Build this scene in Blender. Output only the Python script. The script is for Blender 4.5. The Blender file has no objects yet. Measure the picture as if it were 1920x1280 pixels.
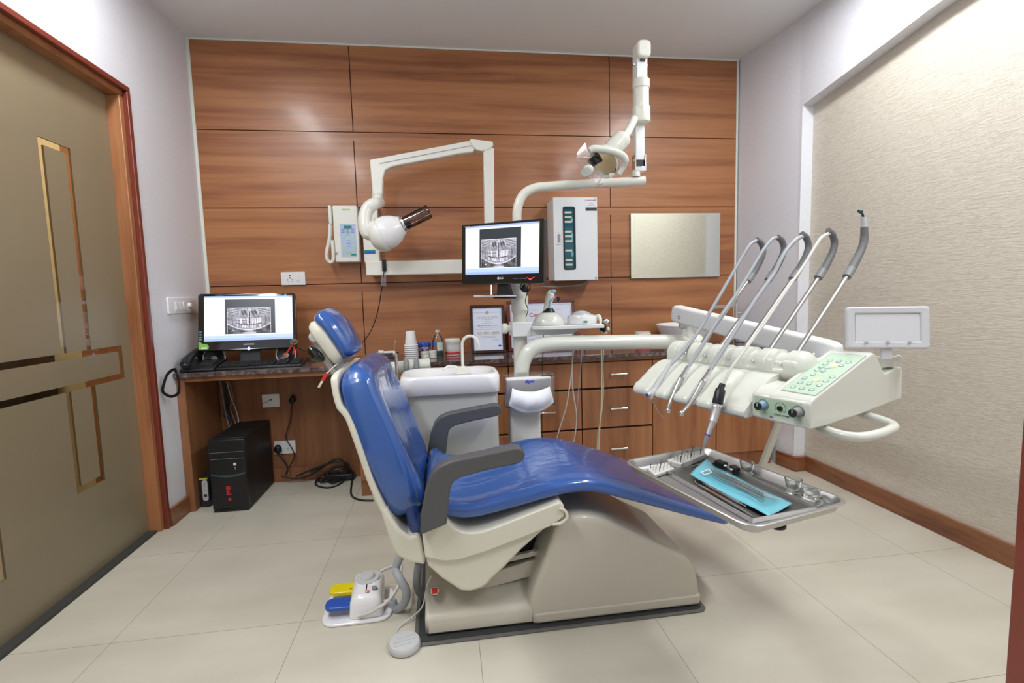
import bpy, math, random
from mathutils import Vector, Matrix
random.seed(7)
PI = math.pi
scene = bpy.context.scene
col = scene.collection

# ------------------------------------------------------------------ camera
CF, CYAW, CPIT, CROL, CH = 916.75, .1371, -.0917, -.0279, 1.1007
_f = Vector((math.sin(CYAW)*math.cos(CPIT), math.cos(CYAW)*math.cos(CPIT), math.sin(CPIT)))
_r = Vector((math.cos(CYAW), -math.sin(CYAW), 0)); _u = _r.cross(_f)
_r2 = math.cos(CROL)*_r + math.sin(CROL)*_u
_u2 = -math.sin(CROL)*_r + math.cos(CROL)*_u
CAM = Vector((0, 0, CH))
cd = bpy.data.cameras.new('camera'); cam = bpy.data.objects.new('camera', cd); col.objects.link(cam)
cd.sensor_width = 36; cd.lens = 36*CF/1920; cd.clip_start = .02; cd.clip_end = 60
cam.matrix_world = Matrix(((_r2.x, _u2.x, -_f.x, 0), (_r2.y, _u2.y, -_f.y, 0), (_r2.z, _u2.z, -_f.z, CH), (0, 0, 0, 1)))
scene.camera = cam
scene.view_settings.view_transform = 'Standard'
scene.view_settings.look = 'None'
scene.view_settings.gamma = 1
scene.view_settings.use_curve_mapping = False
scene.view_settings.exposure = .22
scene.cycles.max_bounces = 10
scene.cycles.transparent_max_bounces = 12
scene.cycles.sample_clamp_indirect = 6
scene.cycles.caustics_reflective = False
scene.cycles.caustics_refractive = False

# ------------------------------------------------------------------ world and lamps
w = bpy.data.worlds.new('world'); scene.world = w; w.use_nodes = True
w.node_tree.nodes['Background'].inputs[0].default_value = (.8, .88, 1, 1)
w.node_tree.nodes['Background'].inputs[1].default_value = .05

def area(name, loc, sx, sy, power, color=(1, 1, 1), rot=(0, 0, 0)):
    l = bpy.data.lights.new(name, 'AREA'); l.shape = 'RECTANGLE'; l.size = sx; l.size_y = sy
    l.energy = power; l.color = color
    o = bpy.data.objects.new(name, l); o.location = loc; o.rotation_euler = rot; col.objects.link(o)
    return o
LC = (.97, .985, 1.0)
for (lx, ly, p) in ((-1.06, 1.75, 14), (1.66, 1.70, 16), (-.95, .40, 23), (1.55, .35, 20)):
    area('ceiling_tube_lamp', (lx, ly, 2.60), .16, .95, p, LC)
area('corridor_lamp', (-2.1, 2.2, 2.5), .5, 1.2, 11, (1, .9, .72))

# ------------------------------------------------------------------ point helpers
def A(u, v, x=None, y=None, z=None):
    d = _f + (u-960)/CF*_r2 - (v-640)/CF*_u2
    if x is not None: t = (x-CAM.x)/d.x
    elif y is not None: t = (y-CAM.y)/d.y
    else: t = (z-CAM.z)/d.z
    return CAM + t*d
KO = Vector((.86, 1.05, 0)); KU = Vector((-.342, .94, 0)); KV = Vector((.94, .342, 0)); KZ = Vector((0, 0, 1))
def K(u, v, z): return KO + u*KU + v*KV + Vector((0, 0, z))
def AK(px, py, u=None, v=None):
    d = _f + (px-960)/CF*_r2 - (py-640)/CF*_u2
    n, c = (KU, u) if u is not None else (KV, v)
    t = (c - (CAM-KO).dot(n))/d.dot(n)
    return CAM + t*d

# ------------------------------------------------------------------ materials
MATS = {}
def mat(name, c=(.8, .8, .8), rough=.5, metal=0, coat=0, spec=.5, trans=0, ior=1.45, emit=None, es=0, alpha=1, coat_r=.05):
    if name in MATS: return MATS[name]
    m = bpy.data.materials.new(name); m.use_nodes = True; b = m.node_tree.nodes['Principled BSDF']
    def s(k, v):
        if k in b.inputs: b.inputs[k].default_value = v
    s('Base Color', (*c, 1)); s('Roughness', rough); s('Metallic', metal); s('Coat Weight', coat); s('Coat Roughness', coat_r)
    s('Specular IOR Level', spec); s('Transmission Weight', trans); s('IOR', ior); s('Alpha', alpha)
    if emit: s('Emission Color', (*emit, 1)); s('Emission Strength', es)
    MATS[name] = m
    return m
def nt(m): return m.node_tree.nodes, m.node_tree.links, m.node_tree.nodes['Principled BSDF']
def noise_col(m, scale_xyz, stops, nscale=1, detail=6, rough=.6, dist=0, bump=0, rvar=None, coords='Object'):
    n, l, b = nt(m)
    tc = n.new('ShaderNodeTexCoord'); mp = n.new('ShaderNodeMapping'); mp.inputs['Scale'].default_value = scale_xyz
    l.new(tc.outputs[coords], mp.inputs['Vector'])
    no = n.new('ShaderNodeTexNoise'); no.inputs['Scale'].default_value = nscale; no.inputs['Detail'].default_value = detail
    no.inputs['Roughness'].default_value = rough; no.inputs['Distortion'].default_value = dist
    l.new(mp.outputs['Vector'], no.inputs['Vector'])
    cr = n.new('ShaderNodeValToRGB'); e = cr.color_ramp.elements
    e[0].position, e[0].color = stops[0][0], (*stops[0][1], 1)
    e[1].position, e[1].color = stops[-1][0], (*stops[-1][1], 1)
    for p, c in stops[1:-1]:
        q = e.new(p); q.color = (*c, 1)
    l.new(no.outputs['Fac'], cr.inputs['Fac']); l.new(cr.outputs['Color'], b.inputs['Base Color'])
    if bump:
        bp = n.new('ShaderNodeBump'); bp.inputs['Strength'].default_value = bump; bp.inputs['Distance'].default_value = .01
        l.new(no.outputs['Fac'], bp.inputs['Height']); l.new(bp.outputs['Normal'], b.inputs['Normal'])
    return m
W1, W2, W3 = (.215, .078, .034), (.37, .150, .064), (.445, .196, .084)
def wood(name, sc, dark=1.0, rough=.32, coat=.25, red=1.0):
    m = mat(name, rough=rough, coat=coat, coat_r=.12)
    f = lambda c: (c[0]*dark*red, c[1]*dark, c[2]*dark)
    noise_col(m, sc, [(.30, f(W1)), (.47, f(W2)), (.60, f(W3)), (.72, f(W2))], nscale=1, detail=7, rough=.62, dist=.35)
    return m
M_woodH = wood('wood_horizontal', (.7, 9, 15), rough=.33, coat=.10)
M_woodV = wood('wood_vertical', (9, 9, .8), .92)
M_woodD = wood('wood_desk', (9, 9, .8), .72, rough=.5, coat=0)
M_woodJ = wood('wood_jamb', (14, 14, 1.2), 1.0, red=1.0)
M_woodR = mat('red_brown_lacquer', (.19, .036, .022), .35, coat=.3)
M_woodB = wood('wood_skirting', (3, 3, 30), .58, red=1.08)
M_gap = mat('groove_dark', (.065, .020, .011), .7)
M_wall = mat('white_paint', (.77, .78, .83), .75)
noise_col(M_wall, (1, 1, 1), [(.3, (.75, .76, .81)), (.7, (.79, .80, .85))], nscale=60, detail=3, bump=.06)
M_ceil = mat('ceiling_paint', (.82, .86, .88), .85)
M_caulk = mat('caulk', (.72, .74, .66), .6)
# textured cream wall covering
M_tex = mat('cream_textured_covering', (.62, .57, .48), .8)
def _tex():
    n, l, b = nt(M_tex)
    tc = n.new('ShaderNodeTexCoord'); mp = n.new('ShaderNodeMapping'); mp.inputs['Scale'].default_value = (16, 20, 130)
    l.new(tc.outputs['Object'], mp.inputs['Vector'])
    no = n.new('ShaderNodeTexNoise'); no.inputs['Scale'].default_value = 1; no.inputs['Detail'].default_value = 5; no.inputs['Distortion'].default_value = 1.2
    l.new(mp.outputs['Vector'], no.inputs['Vector'])
    cr = n.new('ShaderNodeValToRGB'); e = cr.color_ramp.elements
    e[0].position, e[0].color = .32, (.56, .515, .43, 1); e[1].position, e[1].color = .60, (.655, .61, .525, 1)
    l.new(no.outputs['Fac'], cr.inputs['Fac']); l.new(cr.outputs['Color'], b.inputs['Base Color'])
    bp = n.new('ShaderNodeBump'); bp.inputs['Strength'].default_value = .6; bp.inputs['Distance'].default_value = .0035
    l.new(no.outputs['Fac'], bp.inputs['Height']); l.new(bp.outputs['Normal'], b.inputs['Normal'])
_tex()
# floor tiles with thin joints
M_floor = mat('floor_tile', (.6, .57, .47), .33, spec=.45)
def _floor():
    n, l, b = nt(M_floor)
    tc = n.new('ShaderNodeTexCoord'); mp = n.new('ShaderNodeMapping')
    mp.inputs['Location'].default_value = (1.13+6, -1.687+6, 0)
    l.new(tc.outputs['Object'], mp.inputs['Vector'])
    sx = n.new('ShaderNodeSeparateXYZ'); l.new(mp.outputs['Vector'], sx.inputs[0])
    def line(sock):
        a = n.new('ShaderNodeMath'); a.operation = 'DIVIDE'; a.inputs[1].default_value = .6; l.new(sock, a.inputs[0])
        fr = n.new('ShaderNodeMath'); fr.operation = 'FRACT'; l.new(a.outputs[0], fr.inputs[0])
        s1 = n.new('ShaderNodeMath'); s1.operation = 'SUBTRACT'; s1.inputs[1].default_value = .5; l.new(fr.outputs[0], s1.inputs[0])
        ab = n.new('ShaderNodeMath'); ab.operation = 'ABSOLUTE'; l.new(s1.outputs[0], ab.inputs[0])
        g = n.new('ShaderNodeMath'); g.operation = 'GREATER_THAN'; g.inputs[1].default_value = .4982; l.new(ab.outputs[0], g.inputs[0])
        return g.outputs[0]
    mx = n.new('ShaderNodeMath'); mx.operation = 'MAXIMUM'; l.new(line(sx.outputs[0]), mx.inputs[0]); l.new(line(sx.outputs[1]), mx.inputs[1])
    n1 = n.new('ShaderNodeTexNoise'); n1.inputs['Scale'].default_value = 1.0; n1.inputs['Detail'].default_value = 6
    m2 = n.new('ShaderNodeMapping'); m2.inputs['Scale'].default_value = (2.0, 5, 1); l.new(tc.outputs['Object'], m2.inputs['Vector']); l.new(m2.outputs['Vector'], n1.inputs['Vector'])
    cr = n.new('ShaderNodeValToRGB'); e = cr.color_ramp.elements
    e[0].position, e[0].color = .3, (.535, .505, .415, 1); e[1].position, e[1].color = .7, (.62, .59, .50, 1)
    l.new(n1.outputs['Fac'], cr.inputs['Fac'])
    mc = n.new('ShaderNodeMix'); mc.data_type = 'RGBA'; mc.inputs['B'].default_value = (.27, .25, .21, 1)
    l.new(mx.outputs[0], mc.inputs['Factor']); l.new(cr.outputs['Color'], mc.inputs['A']); l.new(mc.outputs['Result'], b.inputs['Base Color'])
_floor()
M_granite = mat('granite', (.1, .08, .08), .12, coat=.4)
noise_col(M_granite, (1, 1, 1), [(.32, (.018, .014, .015)), (.5, (.095, .066, .064)), (.62, (.22, .18, .175)), (.75, (.07, .05, .05))], nscale=38, detail=8, rough=.75)
M_white = mat('white_plastic', (.78, .78, .70), .3, coat=.3)
M_cream = mat('cream_plastic', (.69, .71, .635), .24, coat=.55)
M_xray = mat('xray_white_plastic', (.80, .80, .73), .3, coat=.3)
M_base = mat('warm_grey_plastic', (.52, .49, .41), .34, coat=.25)
M_shell = mat('seat_shell_plastic', (.68, .66, .55), .38)
M_pure = mat('white_gloss', (.84, .84, .85), .18, coat=.4)
M_offw = mat('offwhite_metal_paint', (.76, .78, .77), .35)
M_lg = mat('light_grey_plastic', (.55, .56, .57), .4)
M_grey = mat('grey_plastic', (.24, .25, .255), .42)
M_hose = mat('grey_hose', (.36, .38, .41), .4)
M_hosew = mat('pale_hose', (.62, .60, .55), .4)
M_spring = mat('grey_spring', (.16, .165, .17), .5)
M_arm = mat('armrest_grey', (.088, .088, .090), .5)
M_blue = mat('blue_vinyl', (.026, .100, .36), .25, coat=.9, coat_r=.06)
def _vin():
    n, l, b = nt(M_blue); tc = n.new('ShaderNodeTexCoord'); mp = n.new('ShaderNodeMapping'); mp.inputs['Scale'].default_value = (4, 12, 3)
    mp.inputs['Rotation'].default_value = (0, -.3, 0)
    l.new(tc.outputs['Object'], mp.inputs['Vector']); no = n.new('ShaderNodeTexNoise'); no.inputs['Scale'].default_value = 1.1; no.inputs['Detail'].default_value = 2; no.inputs['Distortion'].default_value = .8
    l.new(mp.outputs['Vector'], no.inputs['Vector']); bp = n.new('ShaderNodeBump'); bp.inputs['Strength'].default_value = .22; bp.inputs['Distance'].default_value = .015
    l.new(no.outputs['Fac'], bp.inputs['Height']); l.new(bp.outputs['Normal'], b.inputs['Coat Normal'])
_vin()
M_navy = mat('navy_vinyl', (.012, .04, .18), .3, coat=.5)
M_black = mat('black_plastic', (.012, .013, .015), .35)
M_gloss = mat('black_gloss', (.006, .006, .007), .08, coat=.5)
M_rubber = mat('rubber_mat', (.035, .038, .038), .7)
M_rubber2 = mat('rubber_mat_edge', (.13, .125, .115), .7)
M_chrome = mat('chrome', (.78, .78, .78), .12, metal=1)
M_steel = mat('steel', (.50, .495, .49), .36, metal=1)
M_steelr = mat('brushed_steel_rod', (.55, .55, .54), .34, metal=1)
M_alu = mat('satin_metal', (.68, .68, .68), .35, metal=1)
def glassmat(name, c, rough=.0, mixf=.12, tint=(1, 1, 1)):
    m = bpy.data.materials.new(name); m.use_nodes = True; n = m.node_tree.nodes; l = m.node_tree.links
    n.remove(n['Principled BSDF']); out = n['Material Output']
    t = n.new('ShaderNodeBsdfTransparent'); t.inputs[0].default_value = (*tint, 1)
    g = n.new('ShaderNodeBsdfGlossy'); g.inputs['Roughness'].default_value = rough; g.inputs[0].default_value = (*c, 1)
    lw = n.new('ShaderNodeLayerWeight'); lw.inputs['Blend'].default_value = .25
    ma = n.new('ShaderNodeMath'); ma.operation = 'ADD'; ma.inputs[1].default_value = mixf; ma.use_clamp = True; l.new(lw.outputs['Fresnel'], ma.inputs[0])
    mx = n.new('ShaderNodeMixShader'); l.new(ma.outputs[0], mx.inputs[0]); l.new(t.outputs[0], mx.inputs[1]); l.new(g.outputs[0], mx.inputs[2])
    l.new(mx.outputs[0], out.inputs[0]); MATS[name] = m
    return m
M_glass = glassmat('thin_glass', (1, 1, 1), .02, .05, (.96, .97, .97))
M_acryl = glassmat('clear_acrylic', (1, 1, 1), .05, .05, (.965, .965, .975))
M_brownclear = glassmat('smoked_plastic', (.9, .8, .75), .05, .06, (.50, .42, .385))
M_teal = glassmat('teal_liquid', (.9, 1, 1), .03, .10, (.05, .36, .36))
M_mirror = mat('mirror_glass', (.86, .90, .84), .03, metal=1)
M_mirrorb = mat('mirror_bevel', (.84, .90, .85), .16, metal=1)
M_red = mat('red_plastic', (.6, .03, .03), .4)
M_yellow = mat('yellow_plastic', (.80, .66, .01), .35, coat=.3)
M_pblue = mat('pedal_blue', (.02, .09, .45), .35, coat=.3)
M_paper = mat('paper', (.80, .82, .86), .7)
M_green = mat('green_panel', (.47, .62, .46), .35)
M_teald = mat('green_display', (.0, .26, .17), .3)
M_inkd = mat('dark_ink', (.04, .04, .06), .6)
M_inkg = mat('grey_ink', (.30, .31, .33), .6)
M_inkb = mat('blue_ink', (.03, .05, .55), .5)
M_inkr = mat('red_ink', (.55, .02, .05), .5)

# ------------------------------------------------------------------ mesh builder
def cr_points(P, sub):
    P = [Vector(p) for p in P]; out = []; n = len(P)
    for i in range(n-1):
        a, b, c, d = P[max(i-1, 0)], P[i], P[i+1], P[min(i+2, n-1)]
        for k in range(sub):
            t = k/sub
            out.append(.5*((2*b)+(c-a)*t+(2*a-5*b+4*c-d)*t*t+(3*b-a-3*c+d)*t**3))
    out.append(P[-1].copy())
    return out
class MB:
    def __init__(s): s.v = []; s.f = []
    def add(s, vs, fs):
        o = len(s.v); s.v += [Vector(p) for p in vs]; s.f += [tuple(o+i for i in f) for f in fs]; return s
    def obox(s, c, ax, h):
        c = Vector(c); a = [Vector(q).normalized()*hh for q, hh in zip(ax, h)]
        vs = [c+a[0]*i+a[1]*j+a[2]*k for i in (-1, 1) for j in (-1, 1) for k in (-1, 1)]
        f = [(0, 1, 3, 2), (4, 6, 7, 5), (0, 4, 5, 1), (2, 3, 7, 6), (0, 2, 6, 4), (1, 5, 7, 3)]
        if a[0].cross(a[1]).dot(a[2]) < 0: f = [q[::-1] for q in f]
        return s.add(vs, f)
    def box(s, x0, x1, y0, y1, z0, z1):
        return s.obox(((x0+x1)/2, (y0+y1)/2, (z0+z1)/2), ((1, 0, 0), (0, 1, 0), (0, 0, 1)), ((x1-x0)/2, (y1-y0)/2, (z1-z0)/2))
    def kbox(s, u0, u1, v0, v1, z0, z1):
        return s.obox(K((u0+u1)/2, (v0+v1)/2, (z0+z1)/2), (KU, KV, KZ), ((u1-u0)/2, (v1-v0)/2, (z1-z0)/2))
    def rings(s, R, cap=True, closed=False):
        n = len(R[0]); vs = [p for r in R for p in r]; fs = []
        m = len(R)
        for i in range(m if closed else m-1):
            for j in range(n):
                a = i*n+j; b = i*n+(j+1) % n; c = ((i+1) % m)*n+(j+1) % n; d = ((i+1) % m)*n+j
                fs.append((a, b, c, d))
        if cap and not closed:
            fs.append(tuple(reversed(range(n)))); fs.append(tuple((m-1)*n+j for j in range(n)))
        return s.add(vs, fs)
    def prism(s, pts, vec):
        vec = Vector(vec); P = [Vector(p) for p in pts]; n = len(P)
        nn = sum(((P[i]-P[0]).cross(P[i+1]-P[0]) for i in range(1, n-1)), Vector())
        if nn.dot(vec) > 0: P.reverse()
        vs = P+[p+vec for p in P]
        return s.add(vs, [tuple(range(n)), tuple(range(2*n-1, n-1, -1))]+[(i, i+n, (i+1) % n+n, (i+1) % n) for i in range(n)])
    def tube(s, pts, r, n=12, sub=1, closed=False):
        P = cr_points(pts, sub) if sub > 1 else [Vector(p) for p in pts]
        m = len(P)
        if isinstance(r, (list, tuple)):
            k = len(r)-1; rr = []
            for i in range(m):
                t = i/(m-1)*k; j = min(int(t), k-1); rr.append(r[j]+(r[j+1]-r[j])*(t-j))
        else: rr = [r]*m
        R = []; N = None
        for i in range(m):
            T = (P[min(i+1, m-1)]-P[max(i-1, 0)])
            T = T.normalized() if T.length > 1e-9 else Vector((0, 0, 1))
            if N is None:
                N = T.cross(Vector((0, 0, 1)) if abs(T.z) < .9 else Vector((1, 0, 0))).normalized()
            else:
                N = (N-T*N.dot(T)); N = N.normalized() if N.length > 1e-6 else T.orthogonal().normalized()
            B = T.cross(N)
            R.append([P[i]+rr[i]*(math.cos(2*PI*j/n)*N+math.sin(2*PI*j/n)*B) for j in range(n)])
        return s.rings(R)
    def lathe(s, c, axis, prof, n=24, sx=1, sy=1, ref=None):
        c = Vector(c); T = Vector(axis).normalized()
        N = (Vector(ref)-T*Vector(ref).dot(T)).normalized() if ref is not None else T.cross(Vector((0, 1, 0)) if abs(T.y) < .9 else Vector((1, 0, 0))).normalized()
        B = T.cross(N)
        return s.rings([[c+T*h+max(r, 1e-4)*(sx*math.cos(2*PI*j/n)*N+sy*math.sin(2*PI*j/n)*B) for j in range(n)] for r, h in prof])
    def ell(s, c, r, ax=((1, 0, 0), (0, 1, 0), (0, 0, 1)), n=20, m=12):
        c = Vector(c); a = [Vector(q).normalized()*k for q, k in zip(ax, r)]
        return s.rings([[c+a[2]*(-math.cos(PI*i/m))+max(math.sin(PI*i/m), 1e-3)*(a[0]*math.cos(2*PI*j/n)+a[1]*math.sin(2*PI*j/n)) for j in range(n)] for i in range(m+1)])
    def rrect(s, c, ax, w, h, r, t, k=5):
        """rounded rectangle plate centred on c in plane ax[0], ax[1], thickness t along ax[2]"""
        c = Vector(c); X, Y, Z = [Vector(q).normalized() for q in ax]; P = []
        for qx, qy, a0 in ((1, 1, 0), (-1, 1, 1), (-1, -1, 2), (1, -1, 3)):
            for i in range(k+1):
                a = (a0+i/k)*PI/2
                P.append(c+X*(qx*(w/2-r)+r*math.cos(a))+Y*(qy*(h/2-r)+r*math.sin(a)))
        return s.prism(P, Z*t)
    def build(s, name, m, parent=None, bev=0, smooth=True, sharp=38, sub=0, seg=2):
        me = bpy.data.meshes.new(name)
        off = parent_loc(parent)
        me.from_pydata([p-off for p in s.v], [], s.f); me.validate(); me.update()
        if smooth:
            me.shade_smooth(); me.set_sharp_from_angle(angle=math.radians(sharp))
        me.materials.append(m)
        o = bpy.data.objects.new(name, me); col.objects.link(o)
        if parent is not None: o.parent = parent
        if bev:
            b = o.modifiers.new('bevel', 'BEVEL'); b.width = bev; b.segments = seg; b.limit_method = 'ANGLE'; b.angle_limit = math.radians(35)
        if sub:
            q = o.modifiers.new('sub', 'SUBSURF'); q.levels = sub; q.render_levels = sub
        return o
def parent_loc(p):
    o = Vector((0, 0, 0))
    while p is not None:
        o += p.location; p = p.parent
    return o
def tag(o, label=None, cat=None, group=None, kind=None):
    if label: o['label'] = label
    if cat: o['category'] = cat
    if group: o['group'] = group
    if kind: o['kind'] = kind
    return o
def thing(name, label, cat, loc, group=None):
    o = bpy.data.objects.new(name, None); col.objects.link(o); o.location = loc; o.empty_display_size = .05
    return tag(o, label, cat, group)
def struct(o): o['kind'] = 'structure'; return o
def text(s, size, loc, X, Y, m, parent, name='lettering', bold=0, align='CENTER', font_w=1):
    cu = bpy.data.curves.new(name, 'FONT'); cu.body = s; cu.size = size; cu.align_x = align; cu.align_y = 'CENTER'
    cu.offset = bold; cu.extrude = .0002; cu.resolution_u = 2
    t = bpy.data.objects.new(name+'_tmp', cu); col.objects.link(t)
    dg = bpy.context.evaluated_depsgraph_get(); dg.update()
    me = bpy.data.meshes.new_from_object(t.evaluated_get(dg)); bpy.data.objects.remove(t)
    X = Vector(X).normalized(); Y = Vector(Y).normalized(); Z = X.cross(Y)
    off = parent_loc(parent)
    me.transform(Matrix(((X.x*font_w, Y.x, Z.x, loc[0]-off.x), (X.y*font_w, Y.y, Z.y, loc[1]-off.y), (X.z*font_w, Y.z, Z.z, loc[2]-off.z), (0, 0, 0, 1))))
    me.materials.clear(); me.materials.append(m)
    o = bpy.data.objects.new(name, me); col.objects.link(o); o.parent = parent
    return o
def pad(mb, st, yc, side=1, N=36, sub=6, p=.55, r=.04, rw=.06, r2=None, rw2=None):
    """cushion: stations (x, z, halfwidth, t_front, t_back, concavity) along a spine in the xz plane"""
    S = [list(q) for q in st]; n = len(S); F = []
    for i in range(n-1):
        a, b, c, d = S[max(i-1, 0)], S[i], S[i+1], S[min(i+2, n-1)]
        for k in range(sub):
            t = k/sub
            F.append([.5*((2*q1)+(q2-q0)*t+(2*q0-5*q1+4*q2-q3)*t*t+(3*q1-q0-3*q2+q3)*t**3) for q0, q1, q2, q3 in zip(a, b, c, d)])
    F.append(S[-1])
    L = [0]
    for i in range(1, len(F)): L.append(L[-1]+math.hypot(F[i][0]-F[i-1][0], F[i][1]-F[i-1][1]))
    tot = L[-1]; r2 = r if r2 is None else r2; rw2 = rw if rw2 is None else rw2
    # resample with dense ends
    ds = [r*(1-math.cos(a*PI/16)) for a in range(0, 9)]
    de = [tot-r2*(1-math.cos(a*PI/16)) for a in range(8, -1, -1)]
    mid = []; k = max(int((tot-r-r2)/.02), 2)
    for i in range(1, k): mid.append(r+(tot-r-r2)*i/k)
    def at(d):
        for i in range(1, len(L)):
            if L[i] >= d-1e-9:
                t = (d-L[i-1])/max(L[i]-L[i-1], 1e-9); return [a+(b-a)*t for a, b in zip(F[i-1], F[i])]
        return F[-1]
    D = ds+mid+de; R = []
    Q = [at(d) for d in D]
    for i, (d, q) in enumerate(zip(D, Q)):
        a, b = at(max(d-.012, 0)), at(min(d+.012, tot))
        T = Vector((b[0]-a[0], 0, b[1]-a[1])).normalized()
        Nn = Vector((T.z, 0, -T.x))*side
        s1 = math.sqrt(max(1-((r-d)/r)**2, 0)) if d < r else 1
        s2 = math.sqrt(max(1-((r2-(tot-d))/r2)**2, 0)) if tot-d < r2 else 1
        wv = q[2]-(rw*(1-s1) if d < r else 0)-(rw2*(1-s2) if tot-d < r2 else 0)
        ts = max(min(s1, s2), .02)
        ring = []
        for j in range(N):
            an = 2*PI*j/N; cy, cn = math.cos(an), math.sin(an)
            yy = wv*math.copysign(abs(cy)**p, cy); th = q[3] if cn > 0 else q[4]
            nn = th*ts*math.copysign(abs(cn)**p, cn)
            if cn > 0: nn -= q[5]*ts*(1-(yy/wv)**2)*min(1, cn*2)
            ring.append(Vector((q[0], yc+yy, q[1]))+Nn*nn)
        R.append(ring)
    mb.rings(R)
    return mb
# ================================================================== ROOM
YB, XL, XR, XN, ZC, YF = 3.175, -1.40, 2.075, 2.145, 2.63, -.75
struct(MB().box(-3.2, 2.6, YF-.1, 3.5, -.06, 0).build('floor', M_floor))
struct(MB().box(-3.2, 2.6, YF-.1, 3.5, ZC, ZC+.06).build('ceiling', M_ceil))
struct(MB().box(XL-.02, XN+.15, YF-.1, YF, 0, ZC).build('wall_front', M_wall))
# back wall: dark ground with wood panels, narrow grooves between
wb = bpy.data.objects.new('wall_back', None); col.objects.link(wb); struct(wb)
m = MB().box(-3.2, 2.4, YB+.012, YB+.12, 0, ZC); m.build('wall_core', M_gap, wb)
Z1, Z2, Z3, ZT = 2.121, 1.671, 1.209, 2.622
g = .0028
rows = [(Z1, ZT), (Z2, Z1), (Z3, Z2), (.70, Z3)]
cols = [(-1.385, -.50), (-.50, 1.12), (1.12, 2.02)]
k = 0
for ri, (z0, z1) in enumerate(rows):
    top = 0 if ri == 0 else .05
    P = MB()
    for x0, x1 in cols:
        P.box(x0+g*(x0 > -1.3), x1-g*(x1 < 1.9), YB, YB+.013, z0+g, z1-top-(g if not top else 0))
    if top: P.box(-1.385, 2.02, YB, YB+.013, z1-top, z1-g)
    P.build('wood_panel', M_woodH, wb)
MB().box(-1.405, -1.384, YB-.004, YB+.013, .70, ZT-.001).box(-1.405, 2.02, YB-.004, YB+.013, ZT-.001, ZC).box(2.006, 2.02, YB-.004, YB+.013, .7, ZT-.001).build('caulk_line', M_caulk, wb)
# left wall with the sliding door opening (y 0.2 .. 2.56)
dz, dy0, dy1 = 2.10, -.20, 2.565
L = MB().box(-1.52, XL, dy1+.001, 3.3, 0, ZC).box(-1.52, XL, YF, dy0-.001, 0, ZC).box(-1.52, XL, dy0-.001, dy1+.001, dz+.001, ZC)
struct(L.build('wall_left', M_wall))
# door: jamb frame, frosted sheet with clear bands
dr = bpy.data.objects.new('door_1', None); col.objects.link(dr); struct(dr)
MB().box(-1.510, -1.414, dy1-.040, dy1, 0, dz-.040).box(-1.510, -1.414, dy0, dy1, dz-.040, dz).box(-1.500, -1.428, dy0, dy0+.045, 0, dz).build('door_frame', M_woodJ, dr, bev=.003)
MB().box(-1.414, -1.392, dy1-.016, dy1+.008, 0, dz-.016).box(-1.414, -1.392, dy0, dy1+.008, dz-.016, dz+.008).build('door_architrave', M_woodR, dr, bev=.003)
# frosted pane with openings along the clear pattern: build as tiles around clear bands
bw = .026
yv0, yv1 = 2.105, 2.268
zt, zb, zh1, zh0 = 1.745, .366, .928, .775
ymax = 2.462
clear = []   # (y0,y1,z0,z1)
clear += [(yv0, yv0+bw, zh1, zt), (yv1-bw, yv1, zh1, zt), (yv0, yv1, zt-bw, zt)]
clear += [(yv0, yv0+bw, zb, zh0), (yv1-bw, yv1, zb, zh0), (yv0, yv1, zb, zb+bw)]
clear += [(.3, ymax, zh1-bw, zh1), (.3, ymax, zh0, zh0+bw), (ymax-bw, ymax, zh0, zh1)]
clear += [(1.5, 1.765, .215, .215+bw), (1.765-bw, 1.765, .215, .50)]
ys = sorted({dy0+.04, dy1-.04}.union({c[0] for c in clear}, {c[1] for c in clear}))
zs = sorted({.006, dz-.04}.union({c[2] for c in clear}, {c[3] for c in clear}))
F, Cm = MB(), MB()
for i in range(len(ys)-1):
    for j in range(len(zs)-1):
        yc_, zc_ = (ys[i]+ys[i+1])/2, (zs[j]+zs[j+1])/2
        inc = any(c[0] < yc_ < c[1] and c[2] < zc_ < c[3] for c in clear)
        (Cm if inc else F).add([(-1.470, ys[i], zs[j]), (-1.470, ys[i+1], zs[j]), (-1.470, ys[i+1], zs[j+1]), (-1.470, ys[i], zs[j+1])], [(0, 1, 2, 3)])
M_frost = bpy.data.materials.new('frosted_glass'); M_frost.use_nodes = True
def _fr():
    n = M_frost.node_tree.nodes; l = M_frost.node_tree.links; n.remove(n['Principled BSDF']); out = n['Material Output']
    d = n.new('ShaderNodeBsdfDiffuse'); d.inputs[0].default_value = (.35, .305, .205, 1)
    t = n.new('ShaderNodeBsdfTranslucent'); t.inputs[0].default_value = (.62, .46, .28, 1)
    g_ = n.new('ShaderNodeBsdfGlossy'); g_.inputs['Roughness'].default_value = .33; g_.inputs[0].default_value = (.9, .9, .85, 1)
    m1 = n.new('ShaderNodeMixShader'); m1.inputs[0].default_value = .35; l.new(d.outputs[0], m1.inputs[1]); l.new(t.outputs[0], m1.inputs[2])
    m2 = n.new('ShaderNodeMixShader'); m2.inputs[0].default_value = .10; l.new(m1.outputs[0], m2.inputs[1]); l.new(g_.outputs[0], m2.inputs[2])
    l.new(m2.outputs[0], out.inputs[0])
_fr()
fo = F.build('frosted_pane', M_frost, dr, smooth=False); so = fo.modifiers.new('thick', 'SOLIDIFY'); so.thickness = .008
M_doorclear = glassmat('door_clear_glass', (1, 1, 1), .02, .03, (.98, .92, .80))
Cm.build('clear_band', M_doorclear, dr, smooth=False)
MB().box(-1.475, -1.43, dy0, dy1-.045, 0, .012).build('door_track', mat('track_dark', (.05, .05, .045), .6), dr)
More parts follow.
